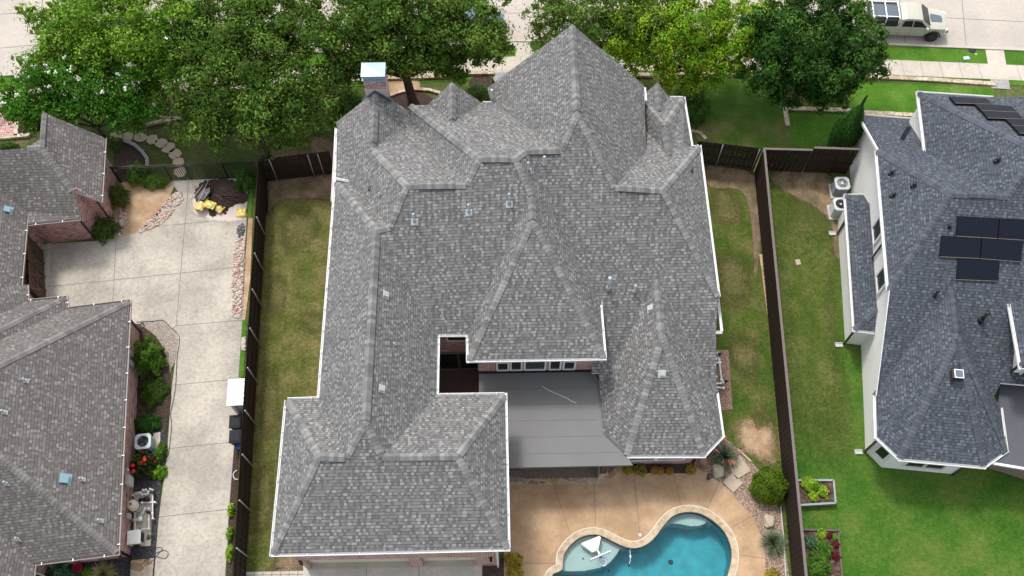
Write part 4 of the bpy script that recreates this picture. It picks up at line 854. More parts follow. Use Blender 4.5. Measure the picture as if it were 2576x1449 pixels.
# ---------------- right neighbour
V3 = dict(WV)
H3 = thing('white_house', 'two storey white brick house with dark blue slate shingle roof and solar panels', 'house', (24, 22, 0))
V3['o8b'] = V3['o8']
F3 = ['p1 p3 h1 rr v1 v0 sb', 'p1 sb v0 p1b', 'p3 pe h1', 'q1 v1 rr Q', 'q1 q2 Q', 'h1 rr Q dR1 dR2 d4 dr o1 o8 pe', 'o1 o8 o3 o2', 'o1 o2 o6 o7 dr', 'o2 o3 o4', 'o2 o4 o5', 'o2 o5 o6']
V3['q3'] = (V3['q2'][0]+6, V3['q2'][1]+.2, 6.0); V3['q2b'] = V3['q2']
F3.append('q2 q3 dR1 Q')
rf3 = roof(H3, V3, F3, M_roofW, M_capW)
for ks in (['pe', 'p3'], ['p1b', 'p1'], ['q2', 'q1', 'v1'], ['o8', 'o3', 'o4', 'o5', 'o6', 'o7']):
    gutter(H3, [V3[k] for k in (ks if ks[0] != 'pe' else ks[::-1])], .12, .13, M_white)
for q0, q1, w_ in ((V3['p1'], V3['p3'], .1), (V3['pe'], V3['o8'], .04)): m = MB(); m.bar(q0, q1, w_, .16); m.build('rake_board', M_white, H3)
ridge_vent(rf3, lerp(V3['h1'], V3['rr'], .3), lerp(V3['h1'], V3['rr'], .8), .6, M_capW, .16, .05)
ridge_vent(rf3, lerp(V3['o1'], V3['o2'], .1), lerp(V3['o1'], V3['o2'], .9), 1.0, M_capW, .16, .05)
ridge_vent(rf3, V3['p1'], V3['sb'], .1, M_capW, .14, .0); ridge_vent(rf3, V3['sb'], V3['sc'], .1, M_capW, .12, .0)
cW, sW = math.cos(R(-6.4)), math.sin(R(-6.4))
def sw(p, dx, dy, z): return (p[0]+cW*dx-sW*dy, p[1]+sW*dx+cW*dy, z)
iw = .42
A_ = [sw(V3['p1b'], 0, -iw, 3.15), sw(V3['p1'], iw, -iw, 3.2), sw(V3['p3'], iw, 0, 5.9), sw(V3['pe'], iw, 0, 5.8), sw(V3['o8'], iw, .3, 3.0), sw(V3['o8'], iw, 0, 3.0), sw(V3['o3'], iw, .2, 3.2), sw(V3['o4'], .15, iw, 3.2), sw(V3['o5'], -.2, iw, 3.2), sw(V3['o6'], -iw, .2, 3.2), sw(V3['o7'], -iw, 0, 3.2), sw(V3['d4'], -.6, .4, 3.7)]
walls(H3, A_, M_wallW)
walls(H3, [sw(V3['v1'], iw-.35, .2, 5.85), sw(V3['q1'], iw-.1, -.2, 5.85)][::-1], M_wallW, name='upper_wall', z0=3.0)
# side bump-out with its own little roof
BV = {'a': G(2127.3, 491, 2.5), 'b': G(2173.2, 491, 2.5), 'c': G(2188, 517, 3.05), 'd': G(2207, 777, 3.05), 'e': G(2200.4, 835, 2.5), 'f': G(2149.8, 829, 2.5)}
b_ = H3
mm = roof(b_, BV, ['a b c', 'a c d f', 'f d e'], M_roofW, M_capW, name='side_roof')
gutter(H3, [BV['b'], BV['a'], BV['f'], BV['e']], .1, .12)
walls(H3, [sw(BV['b'], .1, -.2, 2.5), sw(BV['a'], .25, -.25, 2.5), sw(BV['f'], .25, .25, 2.5), sw(BV['e'], .6, .25, 2.5)], M_wallW, name='side_wall')
for p, zt in ((sw(BV['f'], .18, .2, 0), 2.4), (sw(BV['a'], .18, -1.2, 0), 2.4), (sw(V3['o3'], iw-.05, .15, 0), 3), (sw(V3['p1'], iw-.05, -iw, 0), 3), (sw(V3['o5'], -.3, iw-.06, 0), 3)):
    m = MB(); m.bar((p[0], p[1], 0), (p[0], p[1], zt), .09, .09); m.build('downspout', M_trimdk, H3)
for p in (sw(BV['f'], -.12, .1, .05), sw(BV['a'], -.12, -1.2, .05), sw(V3['o3'], iw-.38, .1, .05)):
    m = MB(); m.box((p[0], p[1], .04), (.42, .26, .03)); m.box((p[0], p[1]+.11, .07), (.42, .04, .06)); m.box((p[0], p[1]-.11, .07), (.42, .04, .06)); m.box((p[0]-.19, p[1], .07), (.04, .2, .06)); m.build('splash_block', M_alum, H3)
# windows of the right neighbour
def onw(px, py, z): return G(px, py, z)
wl = lambda t, dx=iw-.03: (V3['p3'][0]+(V3['pe'][0]-V3['p3'][0])*t+dx, V3['p3'][1]+(V3['pe'][1]-V3['p3'][1])*t)
for y_ in (26.85, 23.8):
    L_ = V3['p3'][1]-V3['pe'][1]; window(H3, wl((V3['p3'][1]-y_)/L_), wl((V3['p3'][1]-y_+1.1)/L_), 3.4, 4.75, 1, .12)
m = MB(); q0, q1 = wl((V3['p3'][1]-25.1)/L_, iw-.1), wl((V3['p3'][1]-25.1)/L_, iw-.1); m.bar((*q0, 3.1), (*q1, 5.9), .09, .09); m.build('downspout', M_trimdk, H3)
a, c = Vector(A_[6]), Vector(A_[7]); window(H3, (a+(c-a)*.25), (a+(c-a)*.82), .8, 2.4, 1, .1)
a, c = Vector(A_[7]), Vector(A_[8]); window(H3, (a+(c-a)*.22), (a+(c-a)*.75), .75, 2.4, 2, .1)
# patio roof, upper block right
sheetp = [G(2516, 966, 3.0), G(2800, 990, 3.0), G(2800, 1215, 3.0), G(2497, 1164, 3.0)]
m = MB(); m.prism([p[:2] for p in sheetp][::-1], 2.8, 3.0); m.build('patio_roof', M_memW, H3)
m = MB(); m.bar(G(2497, 1166, 2.95), G(2800, 1217, 2.95), .12, .14); m.build('gutter', M_white, H3)
U = {'a': G(2542, 764, 6.0), 'b': G(2570, 921, 6.0)}; U['c'] = (U['a'][0]+3.5, U['a'][1]-.4, 9.5); U['d'] = (U['b'][0]+3.5, U['b'][1]+2.9, 9.5); U['e'] = (U['b'][0]+7, U['b'][1]-.8, 6.0)
roof(H3, U, ['a c d b', 'b d e'], M_roofW, M_capW, name='upper_roof')
gutter(H3, [U['a'], U['b'], U['e']], .12, .13)
walls(H3, [sw(U['a'], iw, .4, 5.9), sw(U['b'], iw, iw, 5.9), sw(U['e'], 0, iw, 5.9)], M_wallW, name='upper_wall', z0=2.9)
m = MB(); m.bar(sw(U['b'], iw-.08, iw, 3.1), sw(U['b'], iw-.08, iw, 5.8), .1, .1); m.build('downspout', M_trimdk, H3)
a, c = Vector(sw(U['b'], iw, iw, 0)), Vector(sw(U['e'], 0, iw, 0)); window(H3, a+(c-a)*.06, a+(c-a)*.3, 3.3, 4.9, 1, .1)
sheet('patio_slab', GL([(2475, 1175), (2540, 1195), (2600, 1215), (2800, 1240), (2800, 1100), (2480, 1090)]), .05, plain('brown_patio', (.24, .18, .13), .8, var=.2))
# solar panels: each module lies on the rear or front plane
M_pv = N('black_solar_glass', .4, .08); _u = M_pv.coord('UV'); _b = M_pv.n('TexBrick'); _b.offset = 0; M_pv.l(_u, _b.inputs['Vector']); _b.inputs['Scale'].default_value = 1; _b.inputs['Brick Width'].default_value = .085; _b.inputs['Row Height'].default_value = .085; _b.inputs['Mortar Size'].default_value = .008
M_pv.col(M_pv.mix(_b.outputs[1], (.008, .010, .018), (.022, .026, .04))); M_pv = M_pv.mat
M_frame = plain('black_panel_frame', (.012, .012, .014), .6, spec=.1); M_tan = plain('tan_panel_edge', (.20, .15, .12), .6)
def plane3(ks): P = [Vector(V3[k]) for k in ks]; return P[0], (P[1]-P[0]).cross(P[2]-P[0]).normalized()
def hitp(px, py, pl, off_):
    p0, n = pl; n = n if n.z > 0 else -n; d0 = Vector(G(px, py, 0)); d1 = Vector(G(px, py, 10)); t = n.dot(p0+n*off_-d0)/n.dot(d1-d0); return d0+(d1-d0)*t, n
def c4(x, y): return (2095.6+x/2.835, 217.2+y/2.835)
def solar(quads, ks):
    pl = plane3(ks)
    for q in quads:
        P = [hitp(*c4(*p), pl, .15)[0] for p in q]; n = hitp(*c4(*q[0]), pl, .15)[1]
        m = MB(); u = (P[1]-P[0]).length; v_ = (P[3]-P[0]).length
        cen = sum(P, Vector())/4; Pi = [cen+(p-cen)*.965+n*.004 for p in P]
        nn = (P[1]-P[0]).cross(P[2]-P[0]); rev = nn.dot(n) < 0
        f = Pi[::-1] if rev else Pi; uv = [(0, v_), (u, v_), (u, 0), (0, 0)]; m.face(f, 0, uv=uv[::-1] if rev else uv)
        m.face(P[::-1] if rev else P, 1)
        for i in range(4):
            a, c = P[i], P[(i+1) % 4]; g = [a-n*.1, c-n*.1, c, a]; m.face(g if not rev else g[::-1], 1)
        m.bar(P[3]+n*.003, P[2]+n*.003, .02, .015, 2)
        m.build('solar_panel', [M_pv, M_frame, M_tan], rf3)
solar([[(890, 925), (1183, 940), (1170, 1085), (880, 1068)], [(1190, 941), (1480, 957), (1470, 1104), (1178, 1086)], [(775, 1065), (1057, 1080), (1045, 1228), (762, 1215)], [(1063, 1081), (1358, 1100), (1337, 1252), (1052, 1229)], [(893, 1230), (1190, 1243), (1178, 1390), (880, 1378)]], ['h1', 'rr', 'pe'])
solar([[(828, 72), (1095, 85), (1135, 128), (872, 120)], [(1008, 124), (1270, 140), (1316, 184), (1058, 172)], [(1062, 174), (1320, 186), (1362, 234), (1104, 226)], [(1228, 230), (1490, 244), (1540, 292), (1276, 278)], [(1280, 281), (1545, 294), (1595, 345), (1330, 335)]], ['q1', 'q2', 'Q'])
def z3(px, py, ks): return hitp(px, py, plane3(ks), 0)[0].z
for x_, y_ in ((415, 622), (572, 712), (425, 782)):
    p = c4(x_, y_); z = z3(*p, ['p3', 'h1', 'pe']); vent_pipe(rf3, *p, z, .2, .07, M_black, flash=False)
p = c4(1168, 533); vent_pipe(rf3, *p, z3(*p, ['q1', 'v1', 'rr']), .2, .07, M_black, flash=False)
p = c4(826, 1000); box_vent(rf3, *p, z3(*p, ['h1', 'rr', 'pe']), .16, M_black)
vent_pipe(rf3, 2350, 744, z3(2350, 744, ['h1', 'rr', 'pe']), .5, .06, M_black, flash=False)
vent_pipe(rf3, 2464, 809, z3(2464, 809, ['h1', 'rr', 'pe']), 1.0, .085, M_black, flash=False)
z = z3(2405, 945, ['o2', 'o4', 'o5']); x, y, _ = G(2405, 945, z); m = MB(); m.box((x-.03, y, z+.14), (.55, .52, .3), -.11); ov = m.build('solar_attic_fan', M_trimdk, rf3)
m = MB(); m.box((x+.02, y-.02, z+.33), (.46, .46, .03), -.11); m.build('frame', M_white, ov); m = MB(); m.box((x+.02, y-.02, z+.35), (.36, .36, .02), -.11); m.build('pane', plain('blue_cell', (.12, .13, .2), .3, sc_=30, var=.7), ov)
# ================================================================ FENCES
def board_fence(name, label, A, Bp, h=2.5, posts=None, side=1, pmat=None, post_z=None, rails=(.4, 1.25, 2.1), cap=False, pside=1, sag=0):
    """boards between A and B (ground points); posts and rails on one side"""
    A, Bp = Vector((A[0], A[1], 0)), Vector((Bp[0], Bp[1], 0)); d = (Bp-A).normalized(); s = Vector((d.y, -d.x, 0))*side
    t = thing(name, label, 'fence', A)
    L = (Bp-A).length; stops = [0]+sorted(posts or [])+[L]; rn = random.Random(int(L*100))
    for i in range(len(stops)-1):
        x0, x1 = stops[i], stops[i+1]
        if x1-x0 < .1: continue
        m = MB(); x = x0; k = 0
        while x < x1-.02:
            w_ = min(.145, x1-x); c = A+d*(x+w_/2); hh = h+rn.uniform(-.012, .012)
            m.box((c.x-s.x*(.012+.012*(k % 2)), c.y-s.y*(.012+.012*(k % 2)), hh/2+.02), (w_-.012, .02, hh), math.atan2(d.y, d.x)); x += .147; k += 1
        m.build('board_panel', M_fence, t)
        for z in rails: m = MB(); m.bar(A+d*x0+s*.03+Vector((0, 0, z)), A+d*x1+s*.03+Vector((0, 0, z)), .04, .09); m.build('rail', M_fence, t)
        if cap:
            m = MB(); m.bar(A+d*x0+Vector((0, 0, h+.05)), A+d*x1+Vector((0, 0, h+.05)), .14, .035); m.build('cap_rail', M_fcap, t)
    for x in (posts or []):
        c = A+d*x+s*.09*pside; m = MB(); m.tube([(c.x, c.y, 0), (c.x, c.y, (post_z or h)-.02)], .035, 8); m.lathe((c.x, c.y, (post_z or h)-.02), [(.045, 0), (.045, .03), (.01, .05)], 8)
        m.build('post', pmat or M_steel, t)
    return t
def along(A, Bp, pts): 
    A, Bp = Vector(A[:2]), Vector(Bp[:2]); d = (Bp-A).normalized(); return [(Vector(G(*p)[:2])-A).dot(d) for p in pts]
LA, LB = G(672, 449), G(597, 1640)
lx = lambda y: None
pl_ = [(668.3, 599), (663, 687), (657, 775), (653.3, 869.7), (646.5, 966), (641.7, 1070), (635, 1176.7), (629.3, 1287.7), (624, 1403.3), (618, 1525)]
LBx = G(613, 1560)
board_fence('board_fence', 'long dark brown board fence with steel posts between the driveway and the left side yard', G(674.5, 457), LBx, 2.5, along(G(674.5, 457), LBx, pl_), side=-1, pmat=M_steel)
board_fence('board_fence', 'short dark board fence with galvanised posts joining the left corner of the main house', G(673, 457), G(845, 437), 2.45, along(G(673, 457), G(845, 437), [(699.3, 453.3), (792.7, 446.7), (816.7, 443.3)]), side=1, pmat=M_steel)
board_fence('board_fence', 'stepped dark board fence with galvanised posts joining the right side of the main house', G(1740, 412), G(1895, 430), 2.45, along(G(1740, 412), G(1895, 430), [(1799.7, 419), (1889, 428.3)]), side=1, pmat=M_steel)
RA, RB = G(1899, 431), G(2003, 1560)
fr = board_fence('board_fence', 'long dark board fence with a grey cap rail along the right neighbour lawn', RA, RB, 2.5, along(RA, RB, [(1906, 500), (1920, 640), (1937, 800), (1953, 960), (1962, 1060), (1975, 1190), (1990, 1330)]), side=-1, pmat=M_fence, cap=True)
board_fence('board_fence', 'dark board fence with a raised right section joining the white house', RA, G(2017, 434), 2.45, along(RA, G(2017, 434), [(1960, 432)]), side=1, pmat=M_fence, cap=True)
board_fence('board_fence', 'raised last section of dark fence ending at the white house wall', G(2018, 434), G(2128, 438), 2.7, along(G(2018, 434), G(2128, 438), [(2086, 436)]), side=1, pmat=M_fence, cap=True)
M_iron = plain('black_iron', (.012, .012, .014), .5)
def iron_fence(label, A, Bp, h, posts, step=.13, name='iron_fence'):
    A, Bp = Vector((A[0], A[1], 0)), Vector((Bp[0], Bp[1], 0)); d = (Bp-A).normalized(); L = (Bp-A).length; t = thing(name, label, 'fence', A)
    m = MB(); x = 0
    while x < L: c = A+d*x; m.box((c.x, c.y, h/2), (.034, .034, h)); x += step
    m.build('pickets', M_iron, t); m = MB()
    for z in (.12, h-.2, h-.02): m.bar(A+Vector((0, 0, z)), Bp+Vector((0, 0, z)), .035, .04)
    m.build('rails', M_iron, t)
    for x in posts: c = A+d*x; m = MB(); m.box((c.x, c.y, h/2), (.07, .07, h+.05)); m.build('post', M_iron, t)
    return t
IA, IB = G(302, 459), G(655, 446)
iron_fence('black iron picket fence crossing from the left brick house to the board fence', IA, IB, 1.75, [.05]+along(IA, IB, [(360, 457), (434, 455), (483, 452), (575, 448)]))
iron_fence('small black iron gate at the bottom corner of the left brick house', G(331, 1400), G(322, 1500), 1.7, [.05, 1.3], name='iron_gate')
iron_fence('black iron fence bit at the far left edge above the brick path', G(-30, 320), G(14, 286), 1.3, [1.2])

# ================================================================ FOLIAGE
def leaf_arrays(P, D, size, rn, aspect=.66, jitter=.34):
    """P (n,3) centres, D (n,3) outward directions -> quads"""
    n = len(P); a = rn.normal(size=(n, 3)); a /= np.linalg.norm(a, axis=1, keepdims=True)
    nn = D+jitter*rn.normal(size=(n, 3)); nn[:, 2] += .35; nn /= np.linalg.norm(nn, axis=1, keepdims=True)
    t = np.cross(nn, a); t /= np.linalg.norm(t, axis=1, keepdims=True)+1e-9; b_ = np.cross(nn, t)
    s_ = size*rn.uniform(.6, 1.35, (n, 1))
    t = t*s_*.5; b_ = b_*s_*.5*aspect
    return np.stack([P-t, P-b_*.9+t*.1, P+t, P+b_*.9+t*.1], 1).reshape(-1, 3)
def fast_mesh(name, V_, mat, tone, parent=None, world=True, **kw):
    n = len(V_)//4; me = bpy.data.meshes.new(name)
    me.vertices.add(n*4); me.vertices.foreach_set('co', V_.astype(np.float32).ravel()); me.loops.add(n*4); me.loops.foreach_set('vertex_index', np.arange(n*4, dtype=np.int32))
    me.polygons.add(n); me.polygons.foreach_set('loop_start', np.arange(0, n*4, 4, dtype=np.int32)); me.polygons.foreach_set('loop_total', np.full(n, 4, dtype=np.int32))
    me.update(calc_edges=True); me.materials.append(mat)
    at = me.attributes.new('tone', 'FLOAT', 'FACE'); at.data.foreach_set('value', tone.astype(np.float32))
    o = bpy.data.objects.new(name, me); C.objects.link(o)
    if parent: 
        o.parent = parent
        if world: o.matrix_parent_inverse = parent.matrix_basis.inverted()
    return setp(o, **kw)
M_bark = N('tree_bark', .95, .15); M_bark.col(M_bark.mix(M_bark.noise(M_bark.coord('Object', (1, 1, .3)), 6, 5), (.035, .028, .022), (.12, .10, .08))); M_bark = M_bark.mat
def tree(name, label, base, blobs, mat, leaf=.17, dens=55, seed=1, trunk_r=.2, cat='tree', group=None, fork=2.2, twig=.5, flowers=None, lean=(0, 0)):
    """blobs: (x, y, z, rx, ry, rz) in world metres; foliage is a cloud of leaf clumps filling them"""
    rn = np.random.default_rng(seed); t = thing(name, label, cat, (base[0], base[1], 0), group=group)
    Pn, Dn, Tn = [], [], []; hubs = []; Pc, Dc = [], []
    for (x, y, z, rx, ry, rz) in blobs:
        vol = rx*ry*rz; nc = max(9, int(10.5*vol**.74)); 
        u = rn.normal(size=(nc, 3)); u /= np.linalg.norm(u, axis=1, keepdims=True); rad = rn.uniform(.35, 1.06, (nc, 1))**.6
        # lumpy outline
        lob = 1+.16*np.sin(u[:, :1]*4.1+seed+u[:, 1:2]*3.3)+.12*np.sin(u[:, 1:2]*6.7+seed*2+u[:, 2:3]*5)
        cen = np.array([x, y, z])+u*rad*lob*np.array([rx, ry, rz]); keep = cen[:, 2] > .4; cen, u, rad = cen[keep], u[keep], rad[keep]
        for c, uu, r_ in zip(cen, u, rad):
            k = int(dens*1.45*rn.uniform(.6, 1.4)); q = rn.normal(size=(k, 3)); q /= np.linalg.norm(q, axis=1, keepdims=True); rr = rn.uniform(.2, 1, (k, 1))**.5
            sz = twig*1.35*rn.uniform(.6, 1.4); fl_ = np.array([rn.uniform(.8, 1.35), rn.uniform(.8, 1.35), rn.uniform(.55, .85)])
            rr = rr**.6*(1+.25*np.sin(q[:, :1]*9+cen[0, 0])*np.sin(q[:, 1:2]*8)); off_ = q*rr*sz*fl_
            kc = max(6, k//5); qc = rn.normal(size=(kc, 3)); qc /= np.linalg.norm(qc, axis=1, keepdims=True); Pc.append(c+qc*rn.uniform(.1, .62, (kc, 1))*sz*fl_); Dc.append(qc)
            Pn.append(c+off_); Dn.append(q*1.25+uu*.3); Tn.append(np.clip(rn.normal(.42+.30*rn.normal(), .12, k)+.22*q[:, 2], 0, 1))  # tone rises with height in the clump: lit tops, shaded undersides painted in
        hubs.append((x, y, z, min(rx, ry)))
    Pn, Dn, Tn = np.concatenate(Pn), np.concatenate(Dn), np.concatenate(Tn)
    Pc, Dc = np.concatenate(Pc), np.concatenate(Dc)   # larger inner leaves, toned dark to paint the shade inside each clump
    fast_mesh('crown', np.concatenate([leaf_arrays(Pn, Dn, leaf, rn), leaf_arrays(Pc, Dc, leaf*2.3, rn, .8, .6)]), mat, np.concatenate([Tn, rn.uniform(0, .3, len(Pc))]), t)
    m = MB(); b0 = Vector((base[0], base[1], 0)); top = b0+Vector((lean[0], lean[1], fork))
    m.tube([b0-Vector((0, 0, .1)), b0+Vector((0, 0, .25)), b0+(top-b0)*.5, top], [trunk_r*1.5, trunk_r*1.1, trunk_r*.95, trunk_r*.85], 10)
    rr = random.Random(seed)
    for (x, y, z, r_) in hubs:
        e = Vector((x, y, z)); mid = top+(e-top)*.5+Vector((rr.uniform(-.3, .3), rr.uniform(-.3, .3), .2)); m.tube([top-Vector((0, 0, .2)), mid, e], [trunk_r*.55, trunk_r*.35, trunk_r*.12], 7)
        for k in range(5):
            f = e+Vector((rr.uniform(-1, 1), rr.uniform(-1, 1), rr.uniform(-.2, .8)))*r_*.85; m.tube([mid+(e-mid)*rr.uniform(0, .8), (e+f)/2+Vector((0, 0, .15)), f], [trunk_r*.2, trunk_r*.12, trunk_r*.04], 5)
    m.build('trunk', M_bark, t)
    if flowers:
        cnt, fm, fs_ = flowers; idx = np.argsort(-(Pn[:, 2]+rn.normal(size=len(Pn))*.9))[:cnt*40]; idx = rn.choice(idx, cnt, replace=False); m = MB()
        for i in idx:
            p = Pn[i]
            for k in range(5): m.lathe((p[0]+rn.normal()*fs_*.6, p[1]+rn.normal()*fs_*.6, p[2]+.12+rn.normal()*.04), [(fs_*.3, -.03), (fs_*.55, .03), (fs_*.2, .09)], 6)
        m.build('blossom', fm, t)
    return t
def blob(px, py, z, rx, ry=None, rz=None): x, y, _ = G(px, py, z); return (x, y, z, rx, ry or rx, rz or rx*.8)
L_mid = leafmat('leaf_mid_green', (.03, .085, .012), (.075, .17, .022), (.15, .27, .04))
L_oak = leafmat('leaf_oak_green', (.030, .080, .012), (.088, .178, .028), (.20, .32, .060))
L_dark = leafmat('leaf_dark_green', (.012, .052, .010), (.036, .112, .021), (.09, .20, .040))
L_brt = leafmat('leaf_bright_green', (.045, .125, .012), (.12, .26, .022), (.26, .42, .050))
L_yel = leafmat('leaf_yellow_green', (.09, .22, .014), (.21, .38, .022), (.40, .50, .045))
L_wil = leafmat('leaf_soft_green', (.045, .105, .02), (.11, .20, .04), (.20, .30, .07))
L_myr = leafmat('leaf_myrtle_green', (.022, .10, .010), (.065, .22, .022), (.16, .37, .045))
L_shr = leafmat('leaf_shrub_green', (.018, .05, .010), (.05, .10, .018), (.12, .18, .032))
L_blue = leafmat('leaf_blue_green', (.03, .08, .04), (.07, .16, .09), (.13, .25, .15))
L_yuc = leafmat('leaf_grey_green', (.05, .075, .045), (.11, .15, .09), (.22, .27, .17), .15)
L_lime = leafmat('leaf_lime', (.10, .20, .02), (.22, .38, .03), (.40, .52, .05))
L_gold = leafmat('leaf_gold', (.14, .10, .015), (.30, .27, .03), (.42, .22, .05))
L_red = leafmat('leaf_burgundy', (.05, .008, .014), (.14, .02, .03), (.22, .05, .05))
L_hib = leafmat('leaf_dark_red_green', (.012, .016, .010), (.035, .045, .018), (.10, .14, .03))
F_white = plain('white_petals', (.85, .85, .78), .7); F_red = plain('red_petals', (.75, .02, .03), .6); F_pink = plain('coral_petals', (.6, .2, .16), .7)
TG = 'street and yard trees in front of the houses'
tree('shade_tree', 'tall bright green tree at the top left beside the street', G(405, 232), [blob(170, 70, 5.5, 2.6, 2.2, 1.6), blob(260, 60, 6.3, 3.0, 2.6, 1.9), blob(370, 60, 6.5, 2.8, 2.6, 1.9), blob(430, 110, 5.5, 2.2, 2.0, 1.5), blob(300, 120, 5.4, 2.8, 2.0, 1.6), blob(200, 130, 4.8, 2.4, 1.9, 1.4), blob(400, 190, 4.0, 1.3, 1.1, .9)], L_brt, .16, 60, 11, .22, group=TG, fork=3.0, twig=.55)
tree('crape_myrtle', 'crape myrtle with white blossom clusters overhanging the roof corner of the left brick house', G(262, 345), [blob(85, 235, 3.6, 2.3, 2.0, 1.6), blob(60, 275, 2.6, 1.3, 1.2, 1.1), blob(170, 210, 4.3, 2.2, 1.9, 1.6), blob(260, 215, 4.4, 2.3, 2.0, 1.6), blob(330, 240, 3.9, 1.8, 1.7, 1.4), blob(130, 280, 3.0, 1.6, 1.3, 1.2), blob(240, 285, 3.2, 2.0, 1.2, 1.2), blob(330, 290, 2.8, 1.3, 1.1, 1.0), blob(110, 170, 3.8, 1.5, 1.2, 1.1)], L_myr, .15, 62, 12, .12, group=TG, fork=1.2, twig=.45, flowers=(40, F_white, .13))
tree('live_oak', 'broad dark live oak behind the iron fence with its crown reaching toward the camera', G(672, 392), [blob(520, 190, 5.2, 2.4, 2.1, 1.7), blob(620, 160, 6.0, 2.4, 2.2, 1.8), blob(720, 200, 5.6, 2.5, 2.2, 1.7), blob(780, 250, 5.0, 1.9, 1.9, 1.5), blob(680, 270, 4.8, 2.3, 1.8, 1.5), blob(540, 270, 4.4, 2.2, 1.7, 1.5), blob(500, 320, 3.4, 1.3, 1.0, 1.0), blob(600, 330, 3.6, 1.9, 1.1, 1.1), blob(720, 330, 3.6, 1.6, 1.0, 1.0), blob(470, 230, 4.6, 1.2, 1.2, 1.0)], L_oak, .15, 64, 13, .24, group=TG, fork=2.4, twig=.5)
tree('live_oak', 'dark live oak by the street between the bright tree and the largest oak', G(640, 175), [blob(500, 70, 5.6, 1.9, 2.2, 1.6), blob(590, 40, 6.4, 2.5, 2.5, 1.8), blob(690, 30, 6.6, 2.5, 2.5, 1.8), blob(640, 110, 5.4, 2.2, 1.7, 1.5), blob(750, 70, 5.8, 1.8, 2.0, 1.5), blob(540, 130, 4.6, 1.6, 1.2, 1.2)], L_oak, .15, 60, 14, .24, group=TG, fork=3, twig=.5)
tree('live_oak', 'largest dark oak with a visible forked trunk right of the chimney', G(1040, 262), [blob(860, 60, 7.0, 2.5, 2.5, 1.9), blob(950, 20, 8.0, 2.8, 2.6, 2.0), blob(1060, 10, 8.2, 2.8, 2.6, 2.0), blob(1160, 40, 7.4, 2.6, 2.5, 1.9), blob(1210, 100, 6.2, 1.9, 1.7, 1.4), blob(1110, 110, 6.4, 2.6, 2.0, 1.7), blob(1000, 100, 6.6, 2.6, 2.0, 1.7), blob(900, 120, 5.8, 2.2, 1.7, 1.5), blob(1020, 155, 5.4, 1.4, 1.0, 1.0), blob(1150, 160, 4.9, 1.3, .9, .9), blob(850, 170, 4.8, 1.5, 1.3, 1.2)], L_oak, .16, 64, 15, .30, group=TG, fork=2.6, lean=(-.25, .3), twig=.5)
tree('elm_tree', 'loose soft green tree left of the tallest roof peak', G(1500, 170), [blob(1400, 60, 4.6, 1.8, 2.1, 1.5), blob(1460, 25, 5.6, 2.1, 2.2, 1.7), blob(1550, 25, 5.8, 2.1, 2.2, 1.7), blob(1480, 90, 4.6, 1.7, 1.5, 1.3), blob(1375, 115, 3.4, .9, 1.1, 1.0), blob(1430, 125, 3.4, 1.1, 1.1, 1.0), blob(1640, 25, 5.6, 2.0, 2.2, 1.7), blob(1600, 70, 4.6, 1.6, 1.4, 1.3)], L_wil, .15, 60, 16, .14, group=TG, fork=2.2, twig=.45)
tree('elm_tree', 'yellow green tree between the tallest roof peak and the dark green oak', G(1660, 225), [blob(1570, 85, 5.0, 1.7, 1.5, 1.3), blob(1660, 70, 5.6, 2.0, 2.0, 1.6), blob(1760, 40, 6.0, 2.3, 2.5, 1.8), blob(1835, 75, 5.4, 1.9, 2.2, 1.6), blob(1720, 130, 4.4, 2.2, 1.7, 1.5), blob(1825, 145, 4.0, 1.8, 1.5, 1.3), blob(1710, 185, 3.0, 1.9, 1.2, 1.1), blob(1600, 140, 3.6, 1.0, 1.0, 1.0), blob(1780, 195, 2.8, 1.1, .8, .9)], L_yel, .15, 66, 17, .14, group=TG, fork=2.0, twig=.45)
tree('red_oak', 'dense round dark green oak on the right lawn next to the pickup', G(2003, 250), [blob(1960, 70, 5.6, 2.1, 2.2, 1.7), blob(2060, 50, 6.6, 2.4, 2.4, 1.9), blob(2140, 90, 5.6, 1.9, 2.2, 1.6), blob(2080, 140, 5.2, 2.4, 1.8, 1.6), blob(1970, 150, 4.6, 2.1, 1.7, 1.5), blob(2100, 200, 3.6, 1.9, 1.1, 1.1), blob(1950, 205, 3.4, 1.6, 1.0, 1.0), blob(2040, 215, 3.2, 1.7, .9, .9), blob(2060, 0, 6.8, 2.2, 1.8, 1.6), blob(1940, 110, 4.8, 1.7, 1.7, 1.5), blob(2010, 235, 2.2, 1.3, .8, .8), blob(2085, 235, 2.4, 1.5, .8, .8), blob(2150, 150, 4.4, 1.7, 1.6, 1.4)], L_dark, .17, 70, 18, .16, group=TG, fork=2.4, twig=.5)
